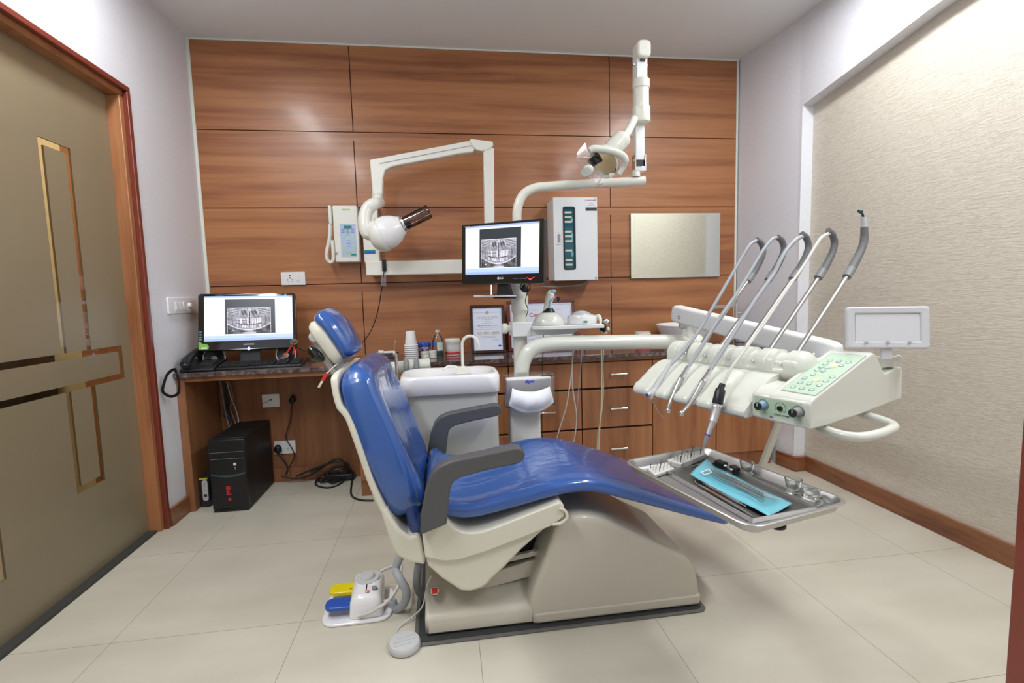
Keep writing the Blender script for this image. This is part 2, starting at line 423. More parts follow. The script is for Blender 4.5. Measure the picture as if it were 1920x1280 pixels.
# corridor beyond the glass
struct(MB().box(-2.75, -2.65, -.8, 3.3, 0, ZC).box(-2.7, -1.5, -.9, -.8, 0, ZC).build('wall_corridor', mat('corridor_paint', (.80, .70, .47), .8)))
struct(MB().box(-2.65, -1.525, 3.14, 3.18, 0, ZC).build('wall_corridor_end', MATS['corridor_paint']))
struct(MB().box(-2.06, -1.525, 3.10, 3.138, 0, 2.1).build('door_3', M_woodJ))
hb = thing('hall_cabinet', 'dark cabinet glimpsed through the clear bands of the frosted door', 'cabinet', (-2.45, 2.95, 0))
MB().box(-2.64, -2.19, 2.86, 3.09, .40, .86).build('body', mat('dark_cabinet', (.02, .02, .025), .3), hb, bev=.01)
MB().box(-2.60, -2.23, 2.90, 3.06, .0, .40).build('stand', MATS['corridor_paint'], hb)
# right wall: white band around an arched niche
aR = [(2.70, 2.13), (2.638, 2.141), (2.45, 2.169), (2.291, 2.192), (2.16, 2.213), (2.059, 2.229), (1.90, 2.255), (1.60, 2.285), (1.3, 2.295), (1.0, 2.285), (.7, 2.255), (.4, 2.21), (.1, 2.15), (-.05, 2.12)]
yN0, yN1 = -.05, 2.638
V = []
V += [(YF, 0), (YF, ZC), (yN1+.02, ZC), (yN1+.02, 0), (yN1, 0)]
V += [(y, z) for y, z in aR[1:]]+[(yN0, 0)]
wr = MB().prism([(XR, y, z) for y, z in V], (XN-XR+.06, 0, 0))
wr.prism([(XR, yN1+.02, 0), (2.018, 3.30, 0), (2.25, 3.30, 0), (2.25, yN1+.02, 0)], (0, 0, ZC))
struct(wr.build('wall_right', M_wall))
struct(MB().box(XN, XN+.045, yN0-.05, yN1+.05, 0, 2.45).build('wall_niche', M_tex))
# skirting
struct(MB().box(XN-.014, XN-.001, yN0, yN1-.014, 0, .092).build('baseboard_niche', M_woodB, bev=.002))
struct(MB().prism([(XR-.016, yN1-.02, 0), (2.040, 2.755, 0), (2.055, 2.755, 0), (XR-.001, yN1-.0, 0)], (0, 0, .088)).box(XR-.016, XN-.014, yN1-.034, yN1-.002, 0, .088).build('baseboard_right', M_woodB, bev=.002))
struct(MB().box(XL+.001, XL+.016, dy1+.012, 2.74, 0, .092).build('baseboard_left', M_woodB, bev=.002))
# open door leaf right beside the camera
d2 = bpy.data.objects.new('door_2', None); col.objects.link(d2); struct(d2)
MB().box(.499, .539, -.55, .355, .005, 2.1).build('door_leaf', M_woodR, d2, bev=.002)
h_ = MB(); h_.tube([(.47, .27, 1.0), (.44, .27, 1.0), (.44, .18, 1.0)], .009, sub=3); h_.lathe((.492, .27, 1.0), (-1, 0, 0), [(.025, 0), (.025, .008), (.01, .02)])
h_.build('door_handle', M_alu, d2)
# ceiling lamp housings (recessed panels above the frame)
for (lx, ly) in ((-1.06, 1.75), (1.66, 1.70), (-.95, .40), (1.55, .35)):
    t = thing('ceiling_light', {(-1.06, 1.75): 'recessed ceiling light over the left side near the wood wall', (1.66, 1.70): 'recessed ceiling light over the right side near the wood wall',
              (-.95, .40): 'recessed ceiling light over the left side by the entrance', (1.55, .35): 'recessed ceiling light over the right side by the entrance'}[(lx, ly)], 'ceiling light', (lx, ly, ZC), 'recessed ceiling lights')
    MB().box(lx-.10, lx+.10, ly-.51, ly-.49, ZC-.032, ZC-.001).box(lx-.10, lx+.10, ly+.49, ly+.51, ZC-.032, ZC-.001).box(lx-.10, lx-.088, ly-.49, ly+.49, ZC-.032, ZC-.001).box(lx+.088, lx+.10, ly-.49, ly+.49, ZC-.032, ZC-.001).build('frame', M_offw, t)
    MB().box(lx-.086, lx+.086, ly-.488, ly+.488, 2.606, 2.612).build('diffuser', mat('lamp_diffuser', (.9, .9, .9), .5, emit=(.97, .985, 1), es=3), t)

# ================================================================== FITTED FURNITURE
CT, CF_, CB = .752, 2.72, YB-.006
wt = tag(MB().prism([(XL+.002, CF_, CT-.024), (2.055, CF_, CT-.024), (2.025, CB, CT-.024), (XL+.002, CB, CT-.024)], (0, 0, .024)).build('worktop', M_granite, bev=.002), 'dark speckled granite worktop running along the wood wall', 'worktop')
# desk surround under the left part of the worktop
t = thing('desk_surround', 'open wooden knee space under the granite worktop with dark back panel', 'desk', (-.95, 2.9, 0))
MB().box(XL+.002, XL+.042, 2.745, 3.12, 0, CT-.026).build('side_panel', M_woodD, t, bev=.002)
MB().box(XL+.044, -.505, 3.12, 3.16, 0, CT-.026).build('back_panel', M_woodD, t)
MB().box(XL+.044, -.505, 3.106, 3.119, 0, .085).build('skirting', M_woodD, t, bev=.002)
MB().box(XL+.044, -.505, 2.742, 2.762, CT-.05, CT-.026).build('apron', M_woodV, t, bev=.002)
def handle(m_, x, z, yf):
    m_.tube([(x-.042, yf+.002, z), (x-.042, yf-.022, z)], .0045, 8); m_.tube([(x+.042, yf+.002, z), (x+.042, yf-.022, z)], .0045, 8)
    m_.tube([(x-.05, yf-.022, z), (x-.036, yf-.022, z), (x, yf-.022, z), (x+.036, yf-.022, z), (x+.05, yf-.022, z)], [.007, .006, .004, .006, .007], 10)
    return m_
def unit(x0, x1, kind, label):
    t = thing('drawer_unit' if kind == 'drawer' else 'cupboard', label, 'cabinet', ((x0+x1)/2, 2.76, 0), 'wooden cabinets under the worktop')
    yf = 2.76; tz = CT-.026
    MB().box(x0+.001, x1-.001, yf+.018, 3.155, .09, tz).build('carcass', M_gap, t)
    MB().box(x0+.001, x1-.001, yf+.012, yf+.03, 0, .089).build('plinth', M_woodD, t)
    MB().box(x0+.001, x1-.001, yf+.001, yf+.017, .705, tz).build('top_rail', M_woodV, t)
    if kind == 'drawer':
        for z0, z1, hz in ((.55, .70, .628), (.308, .537, .422), (.092, .296, .178)):
            d = MB().box(x0+.003, x1-.003, yf, yf+.017, z0, z1).build('drawer', M_woodV, t, bev=.0015)
            handle(MB(), (x0+x1)/2, hz, yf).build('handle', M_chrome, d)
    else:
        d = MB().box(x0+.003, x1-.003, yf, yf+.017, .092, .70).build('door', M_woodV, t, bev=.0015)
        q = MB(); xh = x0+.05 if kind == 'L' else x1-.05
        q.tube([(xh, yf-.022, .55), (xh, yf-.022, .64)], .005, 8); q.tube([(xh, yf+.002, .56), (xh, yf-.022, .56)], .0045, 8); q.tube([(xh, yf+.002, .63), (xh, yf-.022, .63)], .0045, 8)
        q.build('handle', M_chrome, d)
unit(-.50, -.072, 'drawer', 'wooden three drawer unit beside the knee space, behind the chair back')
unit(-.072, .355, 'drawer', 'wooden three drawer unit behind the white spittoon')
unit(.355, .787, 'drawer', 'wooden three drawer unit just right of the grey upright column')
unit(.787, 1.226, 'drawer', 'wooden three drawer unit with all three chrome handles visible')
unit(1.226, 1.64, 'L', 'tall plain wooden cupboard behind the handpieces')
unit(1.64, 2.022, 'R', 'tall plain wooden cupboard next to the white corner wall')
# ================================================================== DENTAL CHAIR
YC = 1.77
tag(MB().rrect((.363, 1.755, 0.0005), ((1, 0, 0), (0, 1, 0), (0, 0, 1)), 1.0, .535, .03, .006).build('floor_mat', M_rubber2, bev=.002), 'dark rubber mat with grey rim under the chair base', 'mat')
MB().rrect((.363, 1.755, 0.0066), ((1, 0, 0), (0, 1, 0), (0, 0, 1)), .975, .51, .025, .0018).build('mat_centre', M_rubber, bpy.data.objects['floor_mat'])
ch = thing('dental_chair', 'reclining blue vinyl dental chair on a warm grey base with two grey armrests', 'dental chair', (.3, YC, .009))
zb_ = .010
def yz_ext(mb, prof, x0, x1, k=1):
    mb.prism([(x0, y, z) for y, z in prof], (x1-x0, 0, 0)); return mb
prof = [(1.525, zb_), (1.52, .02), (1.52, .060), (1.528, .074), (1.545, .081), (1.565, .083), (1.70, .165), (1.84, .165), (1.935, .083), (1.965, .080), (1.98, .060), (1.98, .02), (1.975, zb_)]
yz_ext(MB(), prof, -.10, .262).build('plinth', M_base, ch, bev=.012, seg=4)
hp = [(.250, .012), (.246, .09), (.262, .135), (.300, .235), (.335, .325), (.352, .352), (.380, .369), (.430, .371), (.470, .363), (.518, .345), (.803, .184), (.826, .150), (.840, .105), (.846, .060), (.846, .012)]
# hump cover: rings across y with rounded flanks
R = []
cx_, cz_ = .55, .10
for y, ins in ((1.515, .020), (1.519, .008), (1.528, 0), (1.56, -.001), (1.70, -.002), (1.86, -.001), (1.892, 0), (1.901, .008), (1.905, .02)):
    ring = []
    for i, (x, z) in enumerate(hp):
        a = hp[max(i-1, 0)]; b = hp[min(i+1, len(hp)-1)]
        T = Vector((b[0]-a[0], 0, b[1]-a[1])).normalized(); N_ = Vector((T.z, 0, -T.x))
        p = Vector((x, y, z))+N_*ins
        p.z = max(p.z, .012)
        ring.append(p)
    R.append(ring)
MB().rings(R).build('base_cover', M_base, ch, sharp=50, bev=.004)
MB().prism([(.262, 1.512, .012), (.846, 1.512, .012), (.850, 1.512, .05), (.258, 1.512, .05)], (0, .40, 0)).build('base_skirt', M_base, ch, bev=.008)
# badge on plinth
bd = A(815, 1108, y=1.565)
nb = Vector((0, -.45, .89)).normalized(); xb = Vector((1, 0, 0)); yb = nb.cross(xb)
bo = MB(); bo.lathe(bd+nb*.0, nb, [(.0175, 0), (.0175, .0012), (.0145, .0013)], 24); bo.build('badge_ring', M_inkd, ch)
bo = MB(); bo.lathe(bd+nb*.0012, nb, [(.0158, 0), (.0158, .0006)], 24); bo2 = bo.build('badge', M_base, ch)
MB().obox(bd+nb*.0022, (xb, yb, nb), (.0085, .010, .0004)).build('red_emblem', M_red, bo2)
# lift arms
for y0 in (1.60, 1.90):
    MB().prism([A(u_, v_, y=1.60)+Vector((0, y0-1.60, 0)) for u_, v_ in [(880, 1112), (1012, 1076), (1014, 1046), (905, 1078)]], (0, .022, 0)).build('lift_arm', M_base, ch, bev=.003)
    MB().prism([A(u_, v_, y=1.60)+Vector((0, y0-1.60, 0)) for u_, v_ in [(910, 1064), (1030, 1036), (1030, 1028), (915, 1052)]], (0, .018, 0)).build('lift_link', M_base, ch, bev=.002)
MB().box(.05, .40, 1.66, 1.88, .17, .36).build('lift_mechanism', M_black, ch, bev=.01)
# seat skirt and shell
up = [(-.096, .400), (-.02, .424), (-.013, .407), (.001, .388), (.022, .373), (.048, .364), (.078, .362), (.11, .367), (.17, .384), (.345, .438), (.357, .430), (.360, .418), (.358, .390), (.322, .364), (.256, .343), (.10, .297), (.016, .279), (-.03, .280), (-.088, .300)]
up = up[:1]+[(p.x, p.y) for p in cr_points([(x, z, 0) for x, z in up[1:9]], 4)]+up[9:]
MB().prism([(x, 1.483, z) for x, z in up], (0, .575, 0)).build('seat_shell', M_shell, ch, bev=.008, seg=3)
lo = [(-.086, .32), (.10, .33), (.30, .38), (.322, .366), (.22, .285), (.160, .228), (.123, .198), (.105, .178), (.085, .167), (.05, .160), (.02, .165), (-.04, .215), (-.083, .262)]
MB().prism([(x, 1.497, z) for x, z in lo], (0, .547, 0)).build('seat_skirt', M_shell, ch, bev=.01, seg=3)
m = MB(); m.tube([A(1048, 952, y=1.478), A(1060, 958, y=1.478), A(1063, 970, y=1.478), A(1052, 980, y=1.478), A(1036, 983, y=1.478)], .005, 8, 4); m.build('release_lever', M_shell, ch)
seat = [(-.068, .488, .245, .034, .022, .030), (-.056, .460, .258, .036, .028, .026), (-.025, .434, .262, .036, .030, .016), (.06, .421, .266, .036, .034, .018), (.18, .441, .268, .038, .036, .018),
        (.33, .469, .268, .034, .034, .012), (.42, .472, .262, .032, .030, .004), (.49, .459, .256, .031, .028, .0), (.62, .413, .248, .030, .026, .0), (.80, .342, .232, .026, .022, 0), (.93, .291, .215, .022, .019, 0), (1.015, .258, .195, .019, .016, 0)]
pad(MB(), seat, YC, side=-1, p=.5, r=.022, rw=.03, r2=.05, rw2=.09).build('seat_cushion', M_blue, ch, sharp=180)
# backrest
back = [(-.135, .395, .230, .075, .05, .012), (-.163, .48, .266, .098, .058, .040), (-.200, .60, .278, .105, .066, .062), (-.236, .71, .274, .101, .066, .060), (-.262, .79, .268, .088, .064, .044), (-.276, .85, .258, .072, .060, .022), (-.292, .900, .235, .046, .046, 0)]
pad(MB(), back, YC, side=1, p=.50, r=.05, rw=.10, r2=.055, rw2=.09).build('backrest_cushion', M_blue, ch, sharp=180)
lum = [(-.100, .318, .225, .026, .030, 0), (-.112, .375, .258, .030, .035, 0), (-.132, .47, .25, .035, .035, 0)]
pad(MB(), lum, YC, side=1, p=.55, r=.03, rw=.10, r2=.02, rw2=.02).build('lumbar_cushion', M_navy, ch, sharp=180)
outer = [(797, 1062), (765, 1056), (744.5, 1040), (727.6, 1006), (714, 966), (697, 929), (684, 896), (672, 860), (654, 810), (645, 789), (637, 779), (627, 768), (617, 737), (613, 712), (614, 703)]
wv = [.23, .25, .262, .268, .270, .270, .270, .270, .268, .262, .258, .256, .245, .235, .20]
shl = []
for (u_, v_), w_ in zip(outer, wv):
    q = A(u_, v_, y=1.5); shl.append([q.x, q.z, w_, .013, .012, 0])
for k in range(len(shl)):
    a_, b_ = shl[max(k-1, 0)], shl[min(k+1, len(shl)-1)]; T = Vector((b_[0]-a_[0], 0, b_[1]-a_[1])).normalized()
    shl[k].append((T.z*.012, -T.x*.012))
shl = [(q[0]+q[6][0], q[1]+q[6][1], q[2], q[3], q[4], q[5]) for q in shl]
pad(MB(), shl, YC, side=1, p=.22, r=.012, rw=.03, r2=.02, rw2=.05, sub=4).build('backrest_shell', M_shell, ch, sharp=60)
m = MB().prism([A(u_, v_, y=1.494) for u_, v_ in [(712, 952), (727, 1004), (735, 1028), (745, 1043), (765, 1054), (797, 1060), (796, 1045), (789, 1012), (783, 1002), (768, 1007), (750, 994), (735, 972), (724, 952)]], (0, .552, 0)); m.build('hinge_cover', M_shell, ch, bev=.015, seg=3)
# armrests
arm = [(-.097, .393), (-.092, .452), (-.075, .53), (-.056, .578), (-.035, .600), (.0, .614), (.05, .622), (.199, .642), (.216, .640), (.227, .628), (.229, .615), (.224, .602), (.205, .591), (.10, .576), (.030, .562), (.010, .551), (0, .535), (-.006, .50), (-.014, .440), (-.016, .420)]
for y0 in (1.437, 2.048):
    MB().prism([(x, y0, z) for x, z in arm], (0, .052, 0)).build('armrest', M_arm, ch, bev=.006, seg=3)
# headrest
hb_ = [(650, 672), (645, 657), (631, 636), (614, 612), (600, 600), (587, 598)]
ho_ = [(640, 676), (630, 681), (612, 657), (598, 638), (585, 620), (577, 606)]
def stn(pts, off, ws, tf, tb, cc):
    P = [A(u_, v_, y=1.65) for u_, v_ in pts]; out = []
    for k, p in enumerate(P):
        T = (P[min(k+1, len(P)-1)]-P[max(k-1, 0)]).normalized(); n_ = Vector((T.z, 0, -T.x))
        p = p+n_*off+Vector((-.010, 0, -.005)); out.append((p.x, p.z, ws[k], tf[k], tb[k], cc))
    return out
YH = YC-.005
hro = pad(MB(), stn(hb_, .006, (.105, .118, .122, .122, .116, .10), (.024, .031, .034, .034, .029, .018), (.012, .014, .016, .016, .014, .010), -.010), YH, side=1, p=.6, r=.026, rw=.05, r2=.024, rw2=.05).build('headrest', M_blue, ch, sharp=180)
hm_ = [((a_[0]+b_[0])/2, (a_[1]+b_[1])/2) for a_, b_ in zip(hb_, ho_)]
tt = (.012, .024, .026, .027, .022, .010)
pad(MB(), stn(hm_, -.002, (.09, .115, .120, .120, .112, .09), tt, tt, 0), YH, side=1, p=.42, r=.014, rw=.03, r2=.014, rw2=.03).build('headrest_shell', M_shell, hro, sharp=180)
m = MB(); m.tube([A(590, 636, y=1.69), A(604, 662, y=1.69), A(628, 700, y=1.72)], .011, 12, 3); m.box(-.385, -.345, YC-.05, YC+.04, .83, .90); m.lathe(A(588, 632, y=1.66), (0, 1, 0), [(.0, 0), (.017, .002), (.017, .10), (0, .102)], 20)
m.build('headrest_bracket', M_lg, hro, bev=.003)
m = MB(); m.ell(A(592, 664, y=1.665), (.034, .013, .017), ((.72, 0, -.69), (0, 1, 0), (.69, 0, .72))); m.build('headrest_knob', M_gloss, hro)
m = MB(); m.tube([A(598, 668, y=1.665), A(610, 672, y=1.70)], .009, 12); m.build('knob_stem', M_chrome, hro)
# base hoses
for pts, r_ in (([A(752, 1040, y=1.66), A(742, 1065, y=1.66), A(750, 1085, y=1.62), A(762, 1108, y=1.62), A(758, 1130, y=1.66), A(742, 1142, y=1.69), (-.222, 1.70, .035)], .0145), ([A(785, 1055, y=1.68), A(781, 1090, y=1.68), A(787, 1112, y=1.70), A(800, 1122, y=1.72)], .0135)):
    m = MB(); m.tube(pts, r_, 14, 6); m.build('hose', M_hose if r_ > .014 else M_grey, ch)
# bib chain slung over the top of the backrest
t = thing('bib_chain', 'beaded chain with a red and cream clip hanging behind the backrest', 'bib clip', A(600, 705, y=1.60))
pts = cr_points([A(665, 666, y=1.74), A(640, 677, y=1.70), A(628, 686, y=1.64), A(616, 697, y=1.60), A(611, 702, y=1.60)], 9)
m = MB()
for p in pts: m.ell(p, (.0022, .0022, .0022), n=8, m=5)
tag(m.build('beads', M_chrome, t), kind='stuff')
d_ = (A(600, 722, y=1.60)-A(614, 698, y=1.60)).normalized(); q_ = d_.cross(Vector((0, 1, 0)))
MB().obox(A(609, 706, y=1.60), (d_, q_, (0, 1, 0)), (.014, .005, .004)).build('clip', M_red, t, bev=.001)
MB().obox(A(601, 720, y=1.60), (d_, q_, (0, 1, 0)), (.012, .0035, .003)).build('clip_tip', mat('cream_wood', (.75, .66, .42), .5), t, bev=.001)

# ------------------------------------------------------------------ foot control
fc = thing('foot_control', 'white foot control with a yellow and a blue pedal on the floor', 'foot pedal', (-.33, 1.73, 0))
FX = Vector((1, .02, 0)).normalized(); FY = Vector((-.05, 1, 0)).normalized(); FZ = Vector((0, 0, 1)); FO = Vector((-.456, 1.634, 0))
def FP(a, b, z): return FO+FX*a+FY*b+FZ*z
MB().rrect(FP(.118, .098, .0005), (FX, FY, FZ), .236, .20, .045, .010).build('base_plate', M_pure, fc, bev=.003)
R = []
for z, ins, sh in ((.011, 0, 0), (.06, .004, 0), (.078, .012, .0), (.086, .024, 0), (.088, .04, 0)):
    ring = []
    for qx, qy, a0 in ((1, 1, 0), (-1, 1, 1), (-1, -1, 2), (1, -1, 3)):
        for i in range(6):
            a = (a0+i/5)*PI/2; r = .02
            ring.append(FP(.150+qx*(.058-ins-r)+r*math.cos(a), .100+qy*(.088-ins-r)+r*math.sin(a), z+(.010*(qy*.5+.5) if z > .05 else 0)))
    R.append(ring)
MB().rings(R).build('housing', M_pure, fc, sharp=60, bev=.003)
m = MB(); m.lathe(FP(.150, .125, .091), (0, -.06, 1), [(.042, 0), (.040, .005), (.026, .006), (.024, .012), (.020, .016), (.0, .018)], 28, ref=(1, 0, 0)); m.build('button', M_lg, fc)
m = MB(); m.lathe(FP(.178, .058, .082), (0, -.1, 1), [(.0095, 0), (.0095, .012), (.0, .014)], 18); m.build('knob', M_grey, fc)
m = MB(); m.lathe(FP(.155, .045, .0895), (0, -.1, 1), [(.008, 0), (.008, .0012)], 18); m.build('red_mark', mat('pink_mark', (.75, .35, .33), .5), fc)
for b0, mm, nm in ((.150, M_yellow, 'yellow_pedal'), (.060, M_pblue, 'blue_pedal')):
    m = MB(); m.rrect(FP(.062, b0, .036), (FX-FZ*.02, FY, FZ+FX*.02), .105, .062, .024, .015); o = m.build(nm, mm, fc, bev=.004, seg=3)
    for q in range(4): MB().obox(FP(.090, b0-.012+q*.007, .0525), (FX+FY*.25*(-1)**q, FY, FZ), (.008, .0012, .0006)).build('pedal_mark', M_inkd if mm is M_yellow else mat('green_mark', (.16, .3, .22), .5), o) if q == 0 else None
m = MB(); m.tube([FP(.125, .008, .025), FP(.17, .0, .04), FP(.225, .01, .065), FP(.262, .045, .095), FP(.27, .10, .115), FP(.262, .165, .11), FP(.215, .19, .085), FP(.19, .192, .075)], .0055, 10, 5)
m.build('carry_bail', M_hosew, fc)
m = MB(); m.tube([FP(.200, .06, .035), FP(.235, .06, .035)], .009, 12); m.build('hose_socket', M_chrome, fc)
# round switch
t = thing('foot_switch', 'round grey ribbed foot switch at the corner of the mat', 'foot switch', (-.155, 1.475, 0))
m = MB(); m.lathe((-.165, 1.495, .001), (0, 0, 1), [(.046, 0), (.050, .004), (.050, .018), (.046, .024), (.0, .026)], 32); o = m.build('housing', M_lg, t, sharp=50)
m = MB()
for k in (-1, 0, 1):
    m.obox((-.165+k*.004, 1.495+k*.018, .0262), ((1, .25, 0), (-.25, 1, 0), (0, 0, 1)), (.033-.006*abs(k), .0045, .0022))
m.build('rib', M_lg, o, bev=.001)
m = MB(); m.tube([(-.185, 1.535, .015), (-.195, 1.56, .005), (-.185, 1.60, .004), A(790, 1140, y=1.63), A(800, 1100, y=1.62), A(808, 1080, y=1.60)], .0028, 8, 6); m.build('cable', M_hosew, t)
# ================================================================== UPRIGHT UNIT: column, arms, spittoon
un = thing('unit_column', 'pale upright column with two curved tube arms behind the chair', 'dental unit column', (.37, 2.33, 0))
MB().rrect((.37, 2.335, 0), ((1, 0, 0), (0, 1, 0), (0, 0, 1)), .145, .13, .012, .625).build('pillar', M_offw, un, bev=.004)
PX, PY = .372, 2.40
m = MB(); m.tube([(PX, PY, .60), (PX, PY, .97), (PX, PY, 1.05)], .0345, 24); m.build('lower_post', M_cream, un)
m = MB(); m.tube([(PX+.003, PY, 1.03), (PX+.003, PY, 1.10), (PX+.003, PY, 1.102)], .042, 24); m.tube([(PX, PY, 1.02), (PX, PY, 1.18)], .038, 24); m.build('post_collar', M_white, un)
m = MB(); m.tube([(PX, PY, 1.10), (PX, PY, 1.30), (PX, PY, 1.45), (PX+.005, PY, 1.53), (PX+.035, PY, 1.592), (PX+.09, PY, 1.622), (PX+.16, PY-.004, 1.63), (.70, PY-.03, 1.636), (.985, PY-.08, 1.640)], .0225, 24, 6); m.build('light_arm', M_white, un)
m = MB(); m.lathe((.985, PY-.08, 1.640), (1, -.1, 0), [(.0225, -.002), (.0235, 0), (.0235, .006), (.0, .008)], 24); m.build('arm_cap', M_white, un)
# instrument arm
ya = 2.30
m = MB(); m.tube([(.358, ya, .60), (.358, ya, .70), (.362, ya, .76), (.385, ya, .82), (.43, ya, .855), (.50, ya, .868), (.62, ya, .8685), (.90, ya-.01, .862), (1.10, ya-.02, .856), (1.225, ya-.03, .852)], .0365, 28, 6); m.build('instrument_arm', M_cream, un)
m = MB(); m.lathe((1.225, ya-.03, .852), (1, -.1, 0), [(.0365, -.002), (.038, 0), (.038, .025), (.030, .036), (0, .038)], 28); m.tube([(1.19, ya-.03, .85), (1.19, ya-.03, .93)], .028, 20); m.build('arm_pivot', M_white, un)
MB().obox((1.185, ya-.03, .945), ((1, -.4, 0), (.4, 1, 0), (0, 0, 1)), (.035, .022, .022)).build('pivot_block', M_alu, un, bev=.003)
m = MB(); m.tube([(1.205, ya-.06, .945), (1.218, ya-.072, .945)], .013, 16); m.build('pivot_bolt', M_black, un)
# clamp and side shelf
m = MB(); m.box(.325, .42, 2.335, 2.46, .905, .975); m.build('shelf_clamp', M_offw, un, bev=.004)
m = MB(); m.lathe((.326, 2.38, .945), (-1, 0, 0), [(.018, 0), (.018, .018), (.026, .022), (.026, .04), (.02, .046), (0, .048)], 20); m.build('clamp_knob', M_white, un, sharp=30)
sh = MB(); sh.prism([(.42, 2.30, .938), (.50, 2.27, .938), (.762, 2.26, .938), (.77, 2.46, .938), (.42, 2.45, .938)], (0, 0, .018)); sh.prism([(.40, 2.34, .909), (.62, 2.34, .909), (.68, 2.34, .937), (.40, 2.34, .937)], (0, .09, 0)); sh.build('side_shelf', M_offw, un, bev=.003)
# tissue holder
th_ = thing('tissue_holder', 'clear acrylic holder with white tissues hung on the grey column', 'tissue holder', (.38, 2.20, .65))
p00, p10, p11, p01 = A(945, 706, y=2.20), A(1041, 703, y=2.17), A(1042, 760, y=2.17), A(947, 763, y=2.20)
x0, x1, z0, z1 = p00.x, p10.x, p01.z, p00.z
yq = 2.185
MB().box(x0, x1, yq, yq+.004, z0, z1).box(x0, x0+.004, yq, yq+.06, z0, z1).box(x1-.004, x1, yq, yq+.06, z0, z1).box(x0, x1, yq+.075, yq+.079, z0, z1+.006).box(x0, x1, yq, yq+.076, z0, z0+.003).build('acrylic_case', M_acryl, th_)
MB().box(x0+.008, x1-.008, yq+.02, yq+.07, z0+.012, z1-.012).build('tissue_pack', mat('tissue_grey', (.90, .90, .88), .7), th_, bev=.01)
text('dipro', .020, ((x0+x1)/2, yq-.001, z1-.026), (1, 0, 0), (0, 0, 1), M_inkb, th_, bold=.0008)
R = []
xc = (x0+x1)/2+.004; hw = (x1-x0)/2-.03
for i in range(13):
    t_ = i/12; ring_top = []
m = MB(); nU, nV = 24, 10; vs = []; fs = []
for i in range(nV+1):
    b = i/nV
    for j in range(nU+1):
        a = j/nU*2-1
        xx = xc+a*(hw+.02*b)
        zt_ = z1-.052-.020*(1-a*a)
        zbot = z0-.004-.028*(1-a*a)+.012*abs(a)**3*1.5
        zz = zt_+(zbot-zt_)*b
        yy = yq-.006-.028*math.sin(PI*min(b*1.1, 1))*(1-.6*a*a)-.003*math.sin(9*a+4*b)
        vs.append((xx, yy, zz))
for i in range(nV):
    for j in range(nU):
        q = i*(nU+1)+j; fs.append((q, q+nU+1, q+nU+2, q+1))
m.add(vs, fs); o = m.build('tissue', mat('tissue_white', (.86, .87, .90), .8), th_, sharp=180); so = o.modifiers.new('s', 'SOLIDIFY'); so.thickness = .002
MB().box(xc-.01+.06, x1-.006, yq+.002, yq+.012, z1-.006, z1-.002).build('dark_slot', M_inkd, th_)

# spittoon
sp = thing('spittoon', 'white cuspidor basin with arched water spout on a pale grey cabinet', 'spittoon', (.015, 2.30, 0))
def rr(cx, cy, w_, h_, r, z, k=8):
    P = []
    for qx, qy, a0 in ((1, 1, 0), (-1, 1, 1), (-1, -1, 2), (1, -1, 3)):
        for i in range(k+1):
            a = (a0+i/k)*PI/2; P.append(Vector((cx+qx*(w_/2-r)+r*math.cos(a), cy+qy*(h_/2-r)+r*math.sin(a), z)))
    return P
bx, by = .018, 2.29
MB().rings([rr(bx+.01, by+.01, .405, .25, .03, 0), rr(bx+.01, by+.01, .405, .25, .03, .69)]).build('cabinet', mat('spittoon_cabinet', (.60, .61, .58), .4), sp, bev=.003)
R = [rr(bx, by, .43, .275, .022, .676), rr(bx, by, .440, .283, .026, .679), rr(bx, by, .446, .29, .06, .745), rr(bx, by, .440, .285, .085, .757), rr(bx, by, .425, .27, .085, .761), rr(bx, by, .41, .255, .08, .757),
     rr(bx, by, .37, .22, .09, .742), rr(bx, by, .30, .16, .07, .727), rr(bx, by, .16, .08, .035, .720), rr(bx, by, .04, .04, .018, .716)]
MB().rings(R).build('basin', M_pure, sp, sharp=80)
sx_ = A(865, 688, y=2.33).x
m = MB(); m.rrect((sx_, 2.345, .738), ((1, 0, 0), (0, 1, 0), (0, 0, 1)), .052, .045, .008, .035); m.build('spout_base', M_white, sp, bev=.003)
zt0 = .77
m = MB(); m.tube([(sx_+.008, 2.345, .76), (sx_+.008, 2.345, .86), (sx_+.012, 2.343, .895), (sx_+.030, 2.335, .915), (sx_+.055, 2.325, .918), (sx_+.075, 2.315, .905), (sx_+.086, 2.31, .88), (sx_+.087, 2.31, .862)], .0072, 14, 6); m.build('water_spout', M_white, sp)
m = MB(); m.tube([(sx_-.02, 2.335, .772), (sx_-.06, 2.33, .778), (sx_-.085, 2.31, .765)], .006, 10, 5); m.build('rinse_nozzle', M_pure, sp)
# suction holder
sh2 = thing('suction_holder', 'white horizontal holder with two grey suction couplings behind the basin', 'suction holder', (-.20, 2.46, .74))
pA, pB = A(731, 690, y=2.48), A(807, 681, y=2.48)
m = MB(); dd = (pB-pA); m.lathe(pA, dd, [(.0, 0), (.026, .001), (.030, .006), (.030, dd.length-.006), (.026, dd.length), (0, dd.length+.001)], 24); m.build('bar', M_cream, sh2)
m = MB(); m.box(-.10, -.06, 2.425, 2.47, .60, .73); m.build('bracket', M_cream, sh2)
for px in (762, 781):
    p = A(px, 686, y=2.455); m = MB(); m.tube([p+Vector((0, 0, -.045)), p+Vector((0, -.008, -.02)), p+Vector((0, -.012, 0)), p+Vector((0, -.008, .028)), p+Vector((0, 0, .036))], [.010, .013, .014, .012, .009], 14, 3); m.build('suction_coupling', M_grey, sh2)
t = thing('water_syringe', 'slim metal syringe standing upright left of the basin', 'syringe', A(745, 735, y=2.40))
m = MB(); m.tube([A(748, 738, y=2.42), A(745, 700, y=2.42), A(742, 664, y=2.42)], [.006, .008, .009], 12); m.build('body', M_steelr, t)
